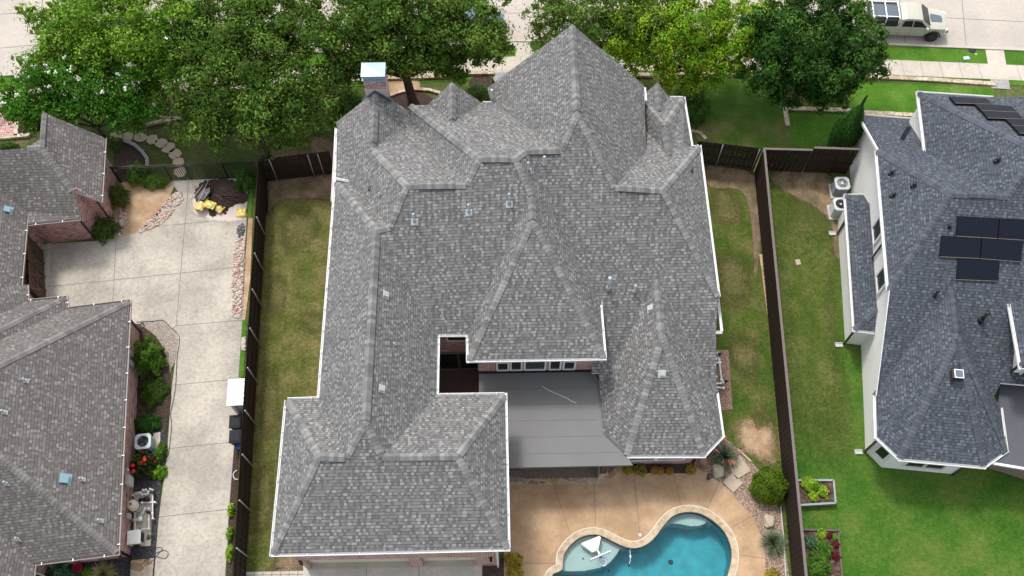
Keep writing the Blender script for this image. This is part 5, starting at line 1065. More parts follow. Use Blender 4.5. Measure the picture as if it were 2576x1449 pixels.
def bush(name, label, px, py, r, h, mat, leaf=.1, n=900, seed=1, cat='shrub', group=None, fl=None, zb=0, lump=.2):
    """low shrub: leaf shell on stems"""
    x, y, _ = G(px, py, 0); rn = np.random.default_rng(seed); t = thing(name, label, cat, (x, y, zb), group=group)
    rx, ry = (r if isinstance(r, tuple) else (r, r))
    u = rn.normal(size=(n, 3)); u[:, 2] = np.abs(u[:, 2])*.9+.05; u /= np.linalg.norm(u, axis=1, keepdims=True)
    rad = rn.uniform(.55, 1.0, (n, 1))**.5*(1+lump*np.sin(u[:, :1]*7+seed)*np.cos(u[:, 1:2]*6+seed*3))
    P = np.array([x, y, zb+h*.12])+u*rad*np.array([rx, ry, h*.88]); tn = np.clip(rn.normal(.5, .22, n)+.15*np.sin(P[:, 0]*5)*np.sin(P[:, 1]*6), 0, 1)
    fast_mesh('foliage', leaf_arrays(P, u, leaf, rn, .7, .45), mat, tn, t)
    m = MB(); rr = random.Random(seed)
    for k in range(6): m.tube([(x, y, zb), (x+rr.uniform(-.5, .5)*rx, y+rr.uniform(-.5, .5)*ry, zb+h*.7)], [.025, .008], 5)
    m.build('stem', M_bark, t)
    if fl:
        cnt, fm, fs_ = fl; idx = rn.choice(np.where(u[:, 2] > .35)[0], cnt); m = MB()
        for i in idx:
            p = P[i]+u[i]*.08; m.lathe((p[0], p[1], p[2]), [(fs_*.4, -.03), (fs_, .02), (fs_*.7, .05), (fs_*.15, .06)], 8)
        m.build('flower', fm, t)
    return t
def spiky(name, label, px, py, r, h, mat, n=260, seed=1, cat='yucca', fl=None, w_=.03):
    x, y, _ = G(px, py, 0); rn = np.random.default_rng(seed); t = thing(name, label, cat, (x, y, 0)); Q = []; tn = []
    for k in range(n):
        a = rn.uniform(0, 2*math.pi); e = rn.uniform(.15, 1.45); L = r*rn.uniform(.75, 1.1); d = np.array([math.cos(a)*math.cos(e), math.sin(a)*math.cos(e), math.sin(e)]); sd = np.array([-math.sin(a), math.cos(a), 0])*w_/2
        p0 = np.array([x, y, .08]); p1 = p0+d*L*.6; p1[2] *= h/r; p2 = p0+d*L; p2[2] = p2[2]*h/r-.12*L*math.cos(e)
        Q += [p0-sd, p0+sd, p1+sd, p1-sd, p1-sd, p1+sd, p2+sd*.2, p2-sd*.2]; v = rn.uniform(0, 1); tn += [v, min(1, v+.2)]
    fast_mesh('blades', np.array(Q), mat, np.array(tn), t)
    if fl:
        m = MB(); rr = random.Random(seed)
        for k in range(fl):
            a = rr.uniform(0, 6.28); d = Vector((math.cos(a)*.75, math.sin(a)*.75, 1.0)).normalized(); p = Vector((x, y, .2)); m.tube([p, p+d*r*.9], .012, 5); m.tube([p+d*r*.6, p+d*r*1.25], [.035, .02], 6, 1)
        m.build('flower_stalk', [L_yuc, F_pink], t)
    return t
bush('globe_shrub', 'round light green globe shrub just behind the iron fence', 353, 447, .75, 1.25, L_mid, .09, 2600, 1)
bush('shrub', 'spreading green shrub in front of the iron fence next to the round globe shrub', 392, 462, (.95, .55), .7, L_mid, .1, 1500, 2)
bush('shrub', 'small dark round shrub at the front corner of the left brick house', 292, 368, .5, .8, L_dark, .08, 1200, 3)
bush('shrub', 'holly shrub by the brick wall at the top of the tan soil bed', 306, 503, (.6, .75), 1.3, L_shr, .11, 1700, 4, lump=.35)
bush('shrub', 'holly shrub by the garage wing corner at the edge of the driveway', 270, 585, .8, 1.1, L_shr, .11, 1900, 5, lump=.35)
bush('shrub', 'dark leafy shrub in the corner of iron fence and board fence', 620, 463, (.6, .75), 1.3, L_dark, .12, 1300, 6, lump=.4)
bush('shrub', 'tall bright green shrub at the top of the bed along the left brick house', 384, 905, (.85, 1.0), 1.6, L_mid, .16, 2400, 7, lump=.4)
bush('ground_shrub', 'low spreading green shrub below the tall bright shrub along the left brick house', 388, 990, (.82, .95), .55, L_shr, .11, 2200, 8)
bush('ground_shrub', 'low dark spreading shrub just above the grey air conditioner', 372, 1068, (.8, .55), .55, L_dark, .12, 1500, 9)
bush('hibiscus', 'dark leaved hibiscus with red flowers below the grey air conditioner', 368, 1172, (.75, .8), 1.1, L_hib, .17, 900, 10, fl=(7, F_red, .12))
bush('shrub', 'yellow green leafy plant on the driveway side of the red hibiscus', 408, 1142, (.28, .55), .7, L_mid, .16, 330, 11)
bush('plant', 'strappy light green plant just below the red hibiscus', 402, 1190, (.45, .4), .45, L_brt, .15, 380, 12, cat='plant')
bush('shrub', 'blue green shrub at the bottom left below the brick wall', 155, 1441, (.62, .6), .8, L_blue, .14, 900, 13)
bush('plant', 'small lime green plant right of the red pot', 222, 1440, .3, .35, L_brt, .1, 260, 14, cat='plant')
spiky('grass_clump', 'straw coloured ornamental grass clump at the bottom left near the iron gate', 262, 1447, .85, .6, leafmat('leaf_straw', (.2, .17, .06), (.36, .32, .13), (.45, .42, .2), .2), 420, 5, 'grass clump', w_=.035)
bush('round_bush', 'big round bush with yellow green top between the pool deck and the right fence', 1930, 1228, 1.02, 1.7, leafmat('leaf_cedar', (.03, .07, .008), (.08, .14, .012), (.20, .25, .03)), .10, 6500, 15, lump=.12)
spiky('red_yucca', 'grey green yucca with coral flower stalks by the octagonal roof corner', 1822, 1150, 1.05, .85, L_yuc, 420, 6, fl=9)
spiky('yucca', 'grey green yucca in the pebble bed beside the pool deck edge', 1942, 1368, .85, .8, L_yuc, 420, 7)
bush('shrub', 'small gold and green shrub at the bottom edge in the pebble bed', 1942, 1452, .45, .5, L_gold, .1, 500, 16)
bush('shrub', 'yellow green shrub beside the garage corner at the edge of the pool deck', 1292, 1412, (.5, .42), .65, L_gold, .1, 950, 17)
bush('shrub', 'gold leaved shrub at the bottom edge below the garage corner shrub', 1296, 1442, (.42, .4), .55, L_gold, .1, 700, 18)
for k, (px, py, r, mt, lb) in enumerate([(1578, 1184, .28, L_gold, 'leftmost small gold green shrub in the flower bed under the octagonal roof'), (1610, 1184, .38, L_gold, 'larger gold green shrub second from the left in the flower bed'), (1646, 1184, .24, leafmat('leaf_orange', (.2, .10, .02), (.36, .19, .05), (.42, .3, .1)), 'first of three orange plants in the flower bed'),
                                 (1661, 1186, .2, None, 'middle one of three orange plants in the flower bed'), (1684, 1186, .22, None, 'last of three orange plants in the flower bed'), (1736, 1182, .3, L_gold, 'small yellow green shrub at the right end of the flower bed')]):
    if mt is None: mt = bpy.data.materials['leaf_orange']
    bush('bed_shrub', lb, px, py, r, .4, mt, .08, 420, 30+k, group='small plants in the flower bed')
bush('round_bush', 'dark rounded bush behind the roof between the small gable and the tall roof', 1200, 250, (.95, .8), 1.2, L_dark, .1, 2600, 19)
bush('shrub', 'dark spiky shrub left of the chimney behind the gable', 880, 275, (.95, 1.2), 1.4, L_dark, .16, 2200, 20, lump=.4)
bush('shrub', 'dark green bush beyond the right front corner of the main house', 1745, 290, (.9, 1.1), 1.8, L_dark, .13, 3000, 21, lump=.3)
bush('shrub', 'small weed beside the white pool heater', 376, 1353, .15, .25, L_mid, .07, 90, 22, cat='weed')
bush('vine', 'upper light green vine at the foot of the left fence near the bottom', 583, 1285, (.16, .38), .5, L_lime, .12, 170, 23, cat='vine')
bush('vine', 'middle light green vine at the foot of the left fence near the bottom', 580, 1345, (.18, .4), .5, L_brt, .12, 200, 24, cat='vine')
bush('vine', 'lowest light green vine at the foot of the left fence near the bottom', 579, 1392, (.2, .45), .5, L_lime, .12, 240, 25, cat='vine')
bush('hedge_plant', 'green ground plant at the far left below the lawn edge', 25, 372, (.7, .3), .5, L_dark, .1, 700, 26, cat='shrub')
# leaning columnar cypress by the white house
x, y, _ = G(2100, 386); t = thing('cypress', 'dark narrow cypress leaning right at the front corner of the white house', 'tree', (x, y, 0)); rn = np.random.default_rng(3); n = 12000
hh = rn.uniform(0, 1, n)**.85; a = rn.uniform(0, 2*math.pi, n); rad = .78*(np.sin(np.clip(hh*1.02+.13, 0, 1)*math.pi)**.8)*(1+.12*np.sin(a*5+hh*9))*rn.uniform(.75, 1.05, n)
P = np.stack([x+rad*np.cos(a)+hh*.1, y+rad*np.sin(a), .15+hh*5.5+.15*rn.normal(size=n)], 1); D = np.stack([np.cos(a), np.sin(a), np.full(n, 1.2)], 1)
fast_mesh('crown', leaf_arrays(P, D, .15, rn, .4, .25), L_dark, np.clip(rn.normal(.35, .2, n), 0, 1), t); m = MB(); m.tube([(x, y, 0), (x+.1, y, 5.0)], [.12, .03], 8); m.build('trunk', M_bark, t)

# ================================================================ THINGS
def ac_unit(name, label, px, py, rz=0, s_=.78, h=.85, body=None, top=None, fan=(.05, .06, .06), hub=True, z0=.08, motor=True):
    x, y, _ = G(px, py); t = thing(name, label, 'air conditioner', (x, y, 0), rz)
    body = body or M_galv; top = top or M_alum
    def oct_(r, c): return [(r, -r+c), (r, r-c), (r-c, r), (-r+c, r), (-r, r-c), (-r, -r+c), (-r+c, -r), (r-c, -r)]
    h2 = s_/2; m = MB(); m.box((0, 0, .04), (s_*1.2, s_*1.2, .08)); m.build('base_pad', M_walk, t, world=False)
    m = MB(); pts = oct_(h2*.96, h2*.28)
    for i in range(8):
        a, c = pts[i], pts[(i+1) % 8]; m.face([(*a, z0), (*c, z0), (*c, h), (*a, h)])
        for k in range(1, 11):
            z = z0+(h-z0)*k/11; m.bar((a[0]*1.01, a[1]*1.01, z), (c[0]*1.01, c[1]*1.01, z), .012, .02)
    m.face([(*p, z0+.15) for p in pts]); m.build('cabinet', body, t, world=False)
    m = MB(); P8 = oct_(h2*1.04, h2*.28); n = 32; r_ = h2*.76
    ring = [(r_*math.cos(2*math.pi*k/n), r_*math.sin(2*math.pi*k/n)) for k in range(n)]
    outer = []
    for k in range(n):
        d = Vector((math.cos(2*math.pi*k/n), math.sin(2*math.pi*k/n))); q = h2*1.04/max(abs(d.x), abs(d.y)); q = min(q, (2*h2*1.04-h2*.28)/(abs(d.x)+abs(d.y))); outer.append((d.x*q, d.y*q))
    for k in range(n):
        j = (k+1) % n; m.face([(*outer[k], h+.04), (*outer[j], h+.04), (*ring[j], h+.05), (*ring[k], h+.05)][::-1]); m.face([(*outer[k], h-.03), (*outer[j], h-.03), (*outer[j], h+.04), (*outer[k], h+.04)]); m.face([(*ring[k], h-.15), (*ring[j], h-.15), (*ring[j], h+.05), (*ring[k], h+.05)])
    m.build('top_panel', top, t, world=False)
    m = MB()
    for k in range(5 if hub else 3):
        a = k*2*math.pi/(5 if hub else 3); c_, s__ = math.cos(a), math.sin(a); m.face([(c_*.05-s__*.05, s__*.05+c_*.05, h-.1), (c_*r_*.9-s__*.14, s__*r_*.9+c_*.14, h-.12), (c_*r_*.9+s__*.12, s__*r_*.9-c_*.12, h-.06), (c_*.05+s__*.05, s__*.05-c_*.05, h-.06)])
    m.build('fan', plain('fan_'+name+str(px), fan, .5), t, world=False)
    m = MB()
    for rr in [r_*q for q in (.3, .48, .66, .84, .98)]:
        pts = [(rr*math.cos(2*math.pi*k/20), rr*math.sin(2*math.pi*k/20), h+.05) for k in range(21)]; m.tube(pts, .004, 4, cap=False)
    for k in range(8): m.bar((0, 0, h+.05), (r_*math.cos(k*.785), r_*math.sin(k*.785), h+.05), .008)
    m.build('fan_guard', M_alum if hub else M_black, t, world=False)
    if motor: m = MB(); m.lathe((0, 0, h-.02), [(.08, -.08), (.08, .06), (.03, .08)], 14); m.build('motor', F_white if hub else M_alum, t, world=False)
    return t
ac_unit('air_conditioner', 'upper air conditioner with a pale fan beside the white house fence corner', 2107, 482, .0, .85, .95, body=plain('slate_cabinet', (.22, .25, .28), .5), fan=(.25, .30, .34))
ac_unit('air_conditioner', 'lower air conditioner with a black fan well beside the white house', 2103, 535, .0, .85, 1.0, body=plain('pale_cabinet', (.48, .5, .5), .5), fan=(.02, .02, .02), hub=False)
ac_unit('air_conditioner', 'grey air conditioner above the red hibiscus beside the left brick house', 373, 1122, .1, .82, .85, body=plain('blue_grey_cabinet', (.34, .42, .44), .5), top=plain('sage_grey_metal', (.52, .6, .6), .5), fan=(.10, .10, .10), hub=False, motor=False)
sheet('stepping_pad', GL([(386, 1090), (404, 1088), (404, 1110), (396, 1130), (388, 1112)]), .06, M_walk)
# pool pad of the left house: everything that can be lifted off is its own thing
def cq(x, y): return (306.7+x/3.859, 1073.3+y/3.859)
m = MB(); m.prism([G(*cq(*p))[:2] for p in ((122, 640), (300, 620), (285, 1160), (112, 1168))], 0, .12); m.build('equipment_pad', M_walk, kind='structure')
M_cream = plain('cream_tank', (.62, .57, .45), .4, var=.05); M_pvc = plain('white_pvc', (.78, .78, .74), .4, var=.05)
x, y, _ = G(*cq(158, 800)); t = thing('filter_tank', 'round cream pool filter tank on the equipment pad', 'filter tank', (x, y, .12)); m = MB(); m.lathe((x, y, .12), [(.24, 0), (.27, .1), (.29, .4), (.29, .75), (.27, .86), (.2, .95), (.1, 1.0), (.04, 1.01)], 26); m.build('tank', M_cream, t)
m = MB(); m.lathe((x, y, .62), [(.31, 0), (.31, .05)], 26); m.build('clamp_band', M_black, t); m = MB(); m.lathe((x, y, 1.12), [(.05, 0), (.05, .06), (.02, .09)], 10); m.build('pressure_gauge', M_black, t)
x, y, _ = G(*cq(85, 712)); t = thing('capped_standpipe', 'black capped round fitting beside the cream filter tank', 'standpipe', (x, y, 0)); m = MB(); m.tube([(x, y, 0), (x, y, .9)], .06, 10); m.build('pipe', M_black, t); m = MB(); m.lathe((x, y, .9), [(.14, 0), (.16, .08), (.1, .16), (.02, .18)], 16); m.build('cap', M_black, t)
x, y, _ = G(*cq(172, 1105)); t = thing('pool_heater', 'square white pool heater at the lower end of the equipment pad', 'pool heater', (x, y, .12), .1)
m = MB(); m.box((0, 0, .42), (.62, .66, .6)); m.build('cabinet', M_cream, t, world=False); m = MB(); m.box((0, 0, .74), (.68, .70, .05)); m.build('lid', F_white, t, world=False); m = MB(); m.box((.33, .02, .45), (.03, .5, .4)); m.build('louvre', M_black, t, world=False); m = MB(); m.box((.02, -.35, .35), (.3, .08, .25)); m.build('flue_vent', M_black, t, world=False)
for k, (a, c, lb) in enumerate((((232, 722), .24, 'black pool pump with its strainer above the cream filter tank'), ((170, 915), .28, 'tan and white pool pump in the middle of the equipment pad'))):
    x, y, _ = G(*cq(*a)); t = thing('pool_pump', lb, 'pump', (x, y, .12), .1)
    m = MB(); m.tube([(-.25, 0, .18), (.05, 0, .18)], .1, 14); m.build('motor', M_black if k == 0 else M_cream, t, world=False); m = MB(); m.lathe((.17, 0, 0), [(.12, 0), (.12, .26), (.14, .28), (.14, .33), (.05, .36)], 16); m.build('strainer', M_black if k == 0 else M_pvc, t, world=False)
def pipes(label, runs, r=.04, z=.3, mat=None):
    x, y, _ = G(*runs[0][0]); t = thing('pool_pipes', label, 'pipes', (x, y, 0))
    for run in runs:
        m = MB(); P = [G(*p, z) for p in run]; m.tube(P, r, 8)
        for p in P: m.lathe(p, [(r*1.3, -r*1.4), (r*1.3, r*1.4)], 8)
        for p in (P[0], P[-1]): m.tube([p, (p[0], p[1], .02)], r, 8)
        m.build('pipe', mat or M_pvc, t)
    return t
pipes('white pool pipes running around the equipment pad of the left house', [[cq(*p) for p in q] for q in ([(105, 665), (180, 640), (200, 660), (255, 650), (258, 630)], [(275, 605), (298, 615), (298, 735), (297, 840), (300, 890)], [(195, 738), (320, 733)], [(165, 905), (225, 795), (262, 795), (262, 900), (262, 990), (180, 995), (180, 1015)], [(128, 840), (128, 1005), (180, 995)], [(205, 615), (235, 612)])], .04)
M_blk2 = M_black
for a, lb in (((282, 847), 'black valve on the pipes right of the cream filter tank'), ((318, 655), 'black valve column at the upper right of the equipment pad')):
    x, y, _ = G(*cq(*a)); t = thing('pipe_valve', lb, 'valve', (x, y, 0)); m = MB(); m.lathe((x, y, .2), [(.07, 0), (.07, .2), (.1, .22), (.1, .27)], 10); m.build('valve_body', M_black, t); m = MB(); m.box((x, y, .5), (.2, .05, .04)); m.build('valve_handle', M_black, t)
pipes('white irrigation pipes on the gravel beside the main house', [[(1790, 890), (1806, 888), (1809, 905), (1815, 955), (1821, 962)], [(1785, 913), (1812, 912)], [(1785, 940), (1801, 948)], [(1785, 966), (1814, 964)], [(1785, 972), (1820, 976)], [(1790, 903), (1802, 903)]], .05, .35)
for a, lb in (((1806, 899), 'upper black valve on the white irrigation pipes'), ((1822, 967), 'lower black valve on the white irrigation pipes')):
    x, y, _ = G(*a); t = thing('pipe_valve', lb, 'valve', (x, y, 0)); m = MB(); m.lathe((x, y, .3), [(.07, 0), (.09, .2), (.09, .25)], 10); m.build('valve_body', M_black, t); m = MB(); m.box((x, y, .6), (.22, .06, .05)); m.build('valve_handle', M_black, t)
# hoses
def hose(label, pts, r, mat, z=.05, n=6): 
    P = smooth([G(*p)[:2] for p in pts], n, False); m = MB(); m.tube([(x, y, z+.0) for x, y in P], r, 6); return m.build('garden_hose', mat, label=label, cat='hose')
M_hose = plain('dark_hose', (.07, .065, .06), .6)
hose('dark garden hose snaking down the left edge of the driveway', [(345, 811), (385, 809), (405, 806), (418, 811), (430, 824), (444, 836), (452, 850), (450, 875), (446, 900), (443, 966), (438, 1000), (430, 1040), (432, 1065), (430, 1100), (425, 1140), (420, 1152)], .016, M_hose, .06)
hose('coiled dark hose at the bottom of the driveway near the pool heater', [(358, 1420), (372, 1405), (392, 1392), (415, 1385), (424, 1393), (416, 1405), (400, 1402), (385, 1400), (372, 1410), (377, 1420), (386, 1410), (400, 1392), (410, 1380), (395, 1378), (383, 1388)], .016, M_hose, .06)
hose('coiled grey hose reel lying on chippings by the left house wall', [(356, 812), (362, 815), (364, 822), (358, 826), (353, 821), (356, 814), (362, 818)], .02, M_hose, .08)
# tall pale storage shed, bins
xs, ys = G(598, 1012)[:2]; t = thing('storage_shed', 'pale metal storage shed with ribbed white roof against the left fence', 'shed', (xs, ys, 0), .06)
shx = [G(573, 953, 1.9), G(616, 952, 1.9), G(613, 1020, 1.9), G(570.5, 1020, 1.9)]
cx, cy = sum(p[0] for p in shx)/4, sum(p[1] for p in shx)/4; wx_, wy_ = shx[1][0]-shx[0][0], shx[0][1]-shx[3][1]
t.location = (cx, cy, 0); t.rotation_euler = (0, 0, .04)
m = MB(); m.box((0.03, 0.05, .92), (wx_*.86, wy_*.86, 1.8)); m.build('shed_body', plain('shed_grey_metal', (.42, .45, .48), .5, .2), t, world=False)
m = MB(); m.box((0, 0, 1.86), (wx_, wy_, .06)); 
for k in range(6): m.box((0, -wy_/2+.12+k*wy_/6, 1.9), (wx_, .02, .02))
m.build('shed_roof', plain('shed_white_roof', (.36, .39, .42), .35, .1, .04), t, world=False)
m = MB(); m.box((-wx_*.1, -wy_*.43-.01, .9), (.03, .03, 1.6)); m.build('door_seam', M_black, t, world=False)
for k, (px, py, lb) in enumerate(((603, 1075, 'upper dark grey wheelie bin beside the left fence below the shed'), (603, 1112, 'lower dark grey wheelie bin beside the left fence above the mulch strip'))):
    x, y, _ = G(px, py); t = thing('wheelie_bin', lb, 'bin', (x, y, .02), .05, 'wheelie bins by the fence'); m = MB(); base = len(m.v)
    M_bin = plain('bin_grey', (.022, .025, .028), .7, spec=.15) if k == 0 else M_bin
    for z, w_, d_ in ((0.04, .42, .5), (.95, .56, .66)): m.v += [(-w_/2, -d_/2, z), (w_/2, -d_/2, z), (w_/2, d_/2, z), (-w_/2, d_/2, z)]
    for q in ((3, 2, 1, 0), (0, 1, 5, 4), (1, 2, 6, 5), (2, 3, 7, 6), (3, 0, 4, 7)): m.f.append(q); m.m.append(0); m.sm.append(False)
    m.build('bin_body', M_bin, t, world=False); m = MB(); m.box((-.0, 0, .99), (.62, .72, .07)); m.box((-.0, 0, 1.04), (.46, .54, .04)); m.box((.28, 0, 1.03), (.06, .5, .05)); m.build('bin_lid', M_bin, t, world=False)
    for s__ in (-.2, .2): m = MB(); m.tube([(.26, s__-.04, .12), (.26, s__+.04, .12)], .12, 14); m.build('wheel', M_black, t, world=False)
x, y, _ = G(608, 1128); m = MB(); m.box((x, y, .3), (.2, .35, .5)); m.box((x, y, .57), (.24, .4, .05)); m.build('recycling_box', plain('blue_plastic', (.02, .08, .35), .5), label='blue recycling box peeking out behind the lower wheelie bin', cat='box')
hose('white hoop lying on the mulch against the left fence', [(598, 1184), (592, 1188), (588, 1196), (592, 1206), (600, 1207)], .02, M_pvc, .12)
# mulch bags
M_bag = N('yellow_bag', .35, .5); _v = M_bag.coord(); M_bag.col(M_bag.ramp(M_bag.noise(_v, 5, 3, .7), [(.34, (.55, .29, .02)), (.46, (.70, .42, .04)), (.54, (.72, .62, .25)), (.62, (.24, .36, .07)), (.68, (.6, .2, .1)), (.74, (.7, .42, .05))])); M_bag = M_bag.mat
def bag(px, py, z, rz, lb, l=.98, w_=.5):
    x, y, _ = G(px, py, z); m = MB(); nx, ny = 8, 5
    def top(i, j): u, v = i/nx, j/ny; return ((u-.5)*l, (v-.5)*w_, .10*(math.sin(math.pi*u)**.45)*(math.sin(math.pi*v)**.45)+.012*math.sin(9*u+5*v))
    for i in range(nx):
        for j in range(ny):
            a, b_, c, d = top(i, j), top(i+1, j), top(i+1, j+1), top(i, j+1); m.face([a, b_, c, d], smooth=True); m.face([(p[0], p[1], -.05*min(1, p[2]*20)) for p in (d, c, b_, a)], smooth=True)
    o = m.build('mulch_bag', M_bag, label=lb, cat='bag', group='yellow bags on the driveway'); o.location = (x, y, z); o.rotation_euler = (0, 0, rz); return o
bg = [('bottom', .09), ('second', .22), ('third', .35), ('top', .48)]
for k, (nm, z) in enumerate(bg): bag(506+k*.5, 511, z, 1.25, nm+' yellow bag of the left stack by the cart handle')
for k, (nm, z) in enumerate(bg): bag(523.5+k*.4, 513+.3*k, z, -.35, nm+' yellow bag of the middle stack on the mulch heap', .85)
for k, (nm, z) in enumerate(bg[:2]): bag(543+k*.5, 520, z if k == 0 else .22, -.55, ('lower' if k == 0 else 'upper')+' yellow bag of the right stack at the tip of the mulch heap', 1.0)
bag(605, 534, .09, 1.5, 'single yellow bag lying apart near the left fence', .62, .5); bag(615, 533, .08, 1.55, 'narrow folded yellow bag beside the single one near the left fence', .6, .22)
# garden cart / wheelbarrow tipped on the heap
x, y, _ = G(516, 490, .2); t = thing('wheelbarrow', 'black wheelbarrow with steel handles lying on the mulch heap', 'wheelbarrow', (x, y, .5), 0)
m = MB(); m.face([(-.35, -.55, .15), (.1, -.75, .1), (.42, -.1, .12), (.38, .2, .1), (.0, .15, .15)]); m.prism([(-.32, -.5), (.12, -.7), (.45, -.1), (.40, .22), (.0, .12)], -.1, .2); m.build('tray', M_black, t, world=False)
for a, c in (((-.55, -.75, .38), (.02, .35, .3)), ((-.1, -.95, .42), (.28, .62, .3))): m = MB(); m.tube([a, c], .025, 8); m.build('handle', M_steel, t, world=False)
m = MB(); m.tube([(.0, .42, .16), (.12, .45, .16)], .2, 18); m.build('wheel', M_black, t, world=False)
for a, c in (((.22, -.35, .22), (.34, -.1, .22)), ((.1, -.3, .22), (.26, .05, .22))): m = MB(); m.tube([a, c], .02, 6); m.build('brace', M_alum, t, world=False)
# pots and bollard light
def pot(label, px, py, r, h, mat, soil, name='plant_pot', stuff=None):
    x, y, _ = G(px, py); t = thing(name, label, 'pot', (x, y, 0)); m = MB(); n = 22; prof = [(r*.62, 0), (r*.8, h*.5), (r, h*.95), (r*1.05, h), (r*.92, h), (r*.85, h*.8)]
    for k in range(len(prof)-1):
        for j in range(n):
            a0, a1 = 2*math.pi*j/n, 2*math.pi*(j+1)/n; (ra, za), (rb, zb) = prof[k], prof[k+1]
            m.face([(x+ra*math.cos(a0), y+ra*math.sin(a0), za), (x+ra*math.cos(a1), y+ra*math.sin(a1), za), (x+rb*math.cos(a1), y+rb*math.sin(a1), zb), (x+rb*math.cos(a0), y+rb*math.sin(a0), zb)], smooth=True)
    m.build('pot', mat, t); m = MB(); m.face([(x+r*.86*math.cos(2*math.pi*j/n), y+r*.86*math.sin(2*math.pi*j/n), h*.8) for j in range(n)]); m.build('soil', soil, t); return t
pot('glazed terracotta pot at the corner under the octagonal roof', 1768, 1166, .27, .5, plain('glazed_terracotta', (.19, .07, .045), .3), plain('pot_soil', (.30, .2, .12), .9))
pot('bright red pot by the brick wall at the bottom left', 203, 1431, .24, .45, plain('red_glaze', (.42, .015, .03), .3), plain('red_soil', (.16, .01, .02), .6))
x, y, _ = G(1782, 1203); t = thing('bollard_light', 'short black cylindrical light at the pool deck edge', 'light', (x, y, 0)); m = MB(); m.lathe((x, y, .0), [(.11, 0), (.11, .38)], 18); m.build('body', M_black, t); m = MB(); m.lathe((x, y, .38), [(.14, 0), (.15, .03), (.05, .06)], 18); m.build('cap', plain('charcoal_cap', (.05, .055, .06), .4), t)
for px, py, r, lb, mt in ((1820, 1200, .09, 'small black round cap in the pebble bed near the bollard light', M_black), (1348, 1316, .05, 'small round drain in the tan deck below the patio', M_steel), (1498, 1267, .05, 'small round drain on the deck joint above the pool', M_steel), (1610, 1346, .10, 'round pale skimmer lid beside the pool coping', M_alum)):
    x, y, _ = G(px, py); m = MB(); m.lathe((x, y, .03), [(r, 0), (r, .02), (r*.8, .025)], 18); m.build('drain_cover', mt, label=lb, cat='drain cover')
rr = random.Random(4)
for px, py, s__, lb in ((1806, 1186, .42, 'brown boulder beside the red yucca'), (1934, 1312, .38, 'tan boulder above the lower yucca')):
    x, y, _ = G(px, py); bm = bmesh.new(); bmesh.ops.create_icosphere(bm, subdivisions=3, radius=s__)
    for v in bm.verts: v.co *= 1+.16*math.sin(v.co.x*9+1)*math.cos(v.co.y*8+v.co.z*7); v.co.z *= .6; v.co.x *= .8
    me = bpy.data.meshes.new('boulder'); bm.to_mesh(me); bm.free(); me.materials.append(M_flag2); o = bpy.data.objects.new('boulder', me); C.objects.link(o); o.location = (x, y, .12); setp(o, lb, 'boulder')
# raised planters at the right
M_plm = plain('galvanised_planter', (.22, .27, .27), .5, .3); M_soil = ground('planter_soil', [(.3, (.035, .02, .014)), (.5, (.09, .055, .04)), (.7, (.17, .12, .09))], 4, 25, amt=.8)
def planter(label, pts, h, mat, wall_=.06, posts=False):
    c = G(*pts[0]); t = thing('raised_planter', label, 'planter', (c[0], c[1], 0)); P = [Vector(G(*p, h)) for p in pts]
    m = MB()
    for i in range(4):
        a, b_ = P[i].copy(), P[(i+1) % 4].copy(); a.z = b_.z = h/2; m.bar(a, b_, wall_, h)
    m.build('planter_wall', mat, t); m = MB(); m.face([(p.x, p.y, h-.10) for p in P]); m.build('soil', M_soil, t)
    if posts:
        for p in P: m = MB(); m.box((p.x, p.y, h*.6), (.12, .12, h*1.25)); m.build('corner_post', mat, t)
    else:
        m = MB()
        for i in range(4): m.bar(P[i]+Vector((0, 0, .01)), P[(i+1) % 4]+Vector((0, 0, .01)), .1, .025)
        m.build('planter_rim', plain('planter_rim', (.26, .31, .31), .45, .2), t)
    return t
planter('grey metal raised bed with lime green vegetables against the right fence', [(2000, 1208), (2097, 1208), (2102, 1265), (2004, 1271)], .42, M_plm)
planter('larger brown timber raised bed with mixed vegetables at the bottom right', [(2015, 1332), (2109, 1334), (2122, 1470), (2124, 1560)][:2]+[(2128, 1560), (2022, 1560)], .45, plain('weathered_timber', (.11, .09, .075), .85, var=.25), .09, True)
def crop(label, px, py, r, h, mat, leaf, n, seed, z=.33): return bush('vegetable_plant', label, px, py, r, h, mat, leaf, n, seed, 'vegetable plant', zb=z)
for k, (px, py, r, h, mt, lf, n, lb) in enumerate([(2028, 1222, .42, .35, L_lime, .16, 330, 'large lime green squash plant at the back left of the metal raised bed'), (2046, 1226, .3, .3, L_brt, .15, 200, 'mid green squash plant at the back middle of the metal raised bed'), (2066, 1240, .3, .28, L_lime, .16, 190, 'lime green squash plant right of centre in the metal raised bed'), (2040, 1252, .3, .25, L_lime, .15, 200, 'lime green squash plant at the front of the metal raised bed'), (2075, 1258, .1, .12, L_lime, .1, 40, 'tiny seedling at the front right of the metal raised bed'),
     (2062, 1347, .28, .25, L_lime, .12, 240, 'pale green lettuce at the top of the timber raised bed'), (2080, 1350, .18, .22, L_red, .12, 160, 'burgundy lettuce at the top of the timber raised bed'), (2094, 1356, .18, .2, L_brt, .12, 130, 'small green lettuce at the top right corner of the timber raised bed'), (2097, 1374, .2, .22, L_red, .13, 170, 'upper burgundy lettuce along the right side of the timber raised bed'), (2097, 1402, .24, .22, L_red, .13, 200, 'lower burgundy lettuce along the right side of the timber raised bed'), (2034, 1368, .35, .35, L_blue, .14, 420, 'dark green leafy plant at the upper left of the timber raised bed'), (2064, 1388, .5, .45, L_mid, .14, 800, 'large bushy green plant in the middle of the timber raised bed'), (2050, 1424, .7, .5, L_mid, .14, 1100, 'largest green plant in the lower part of the timber raised bed')]):
    crop(lb, px, py, r, h, mt, lf, n, 60+k)
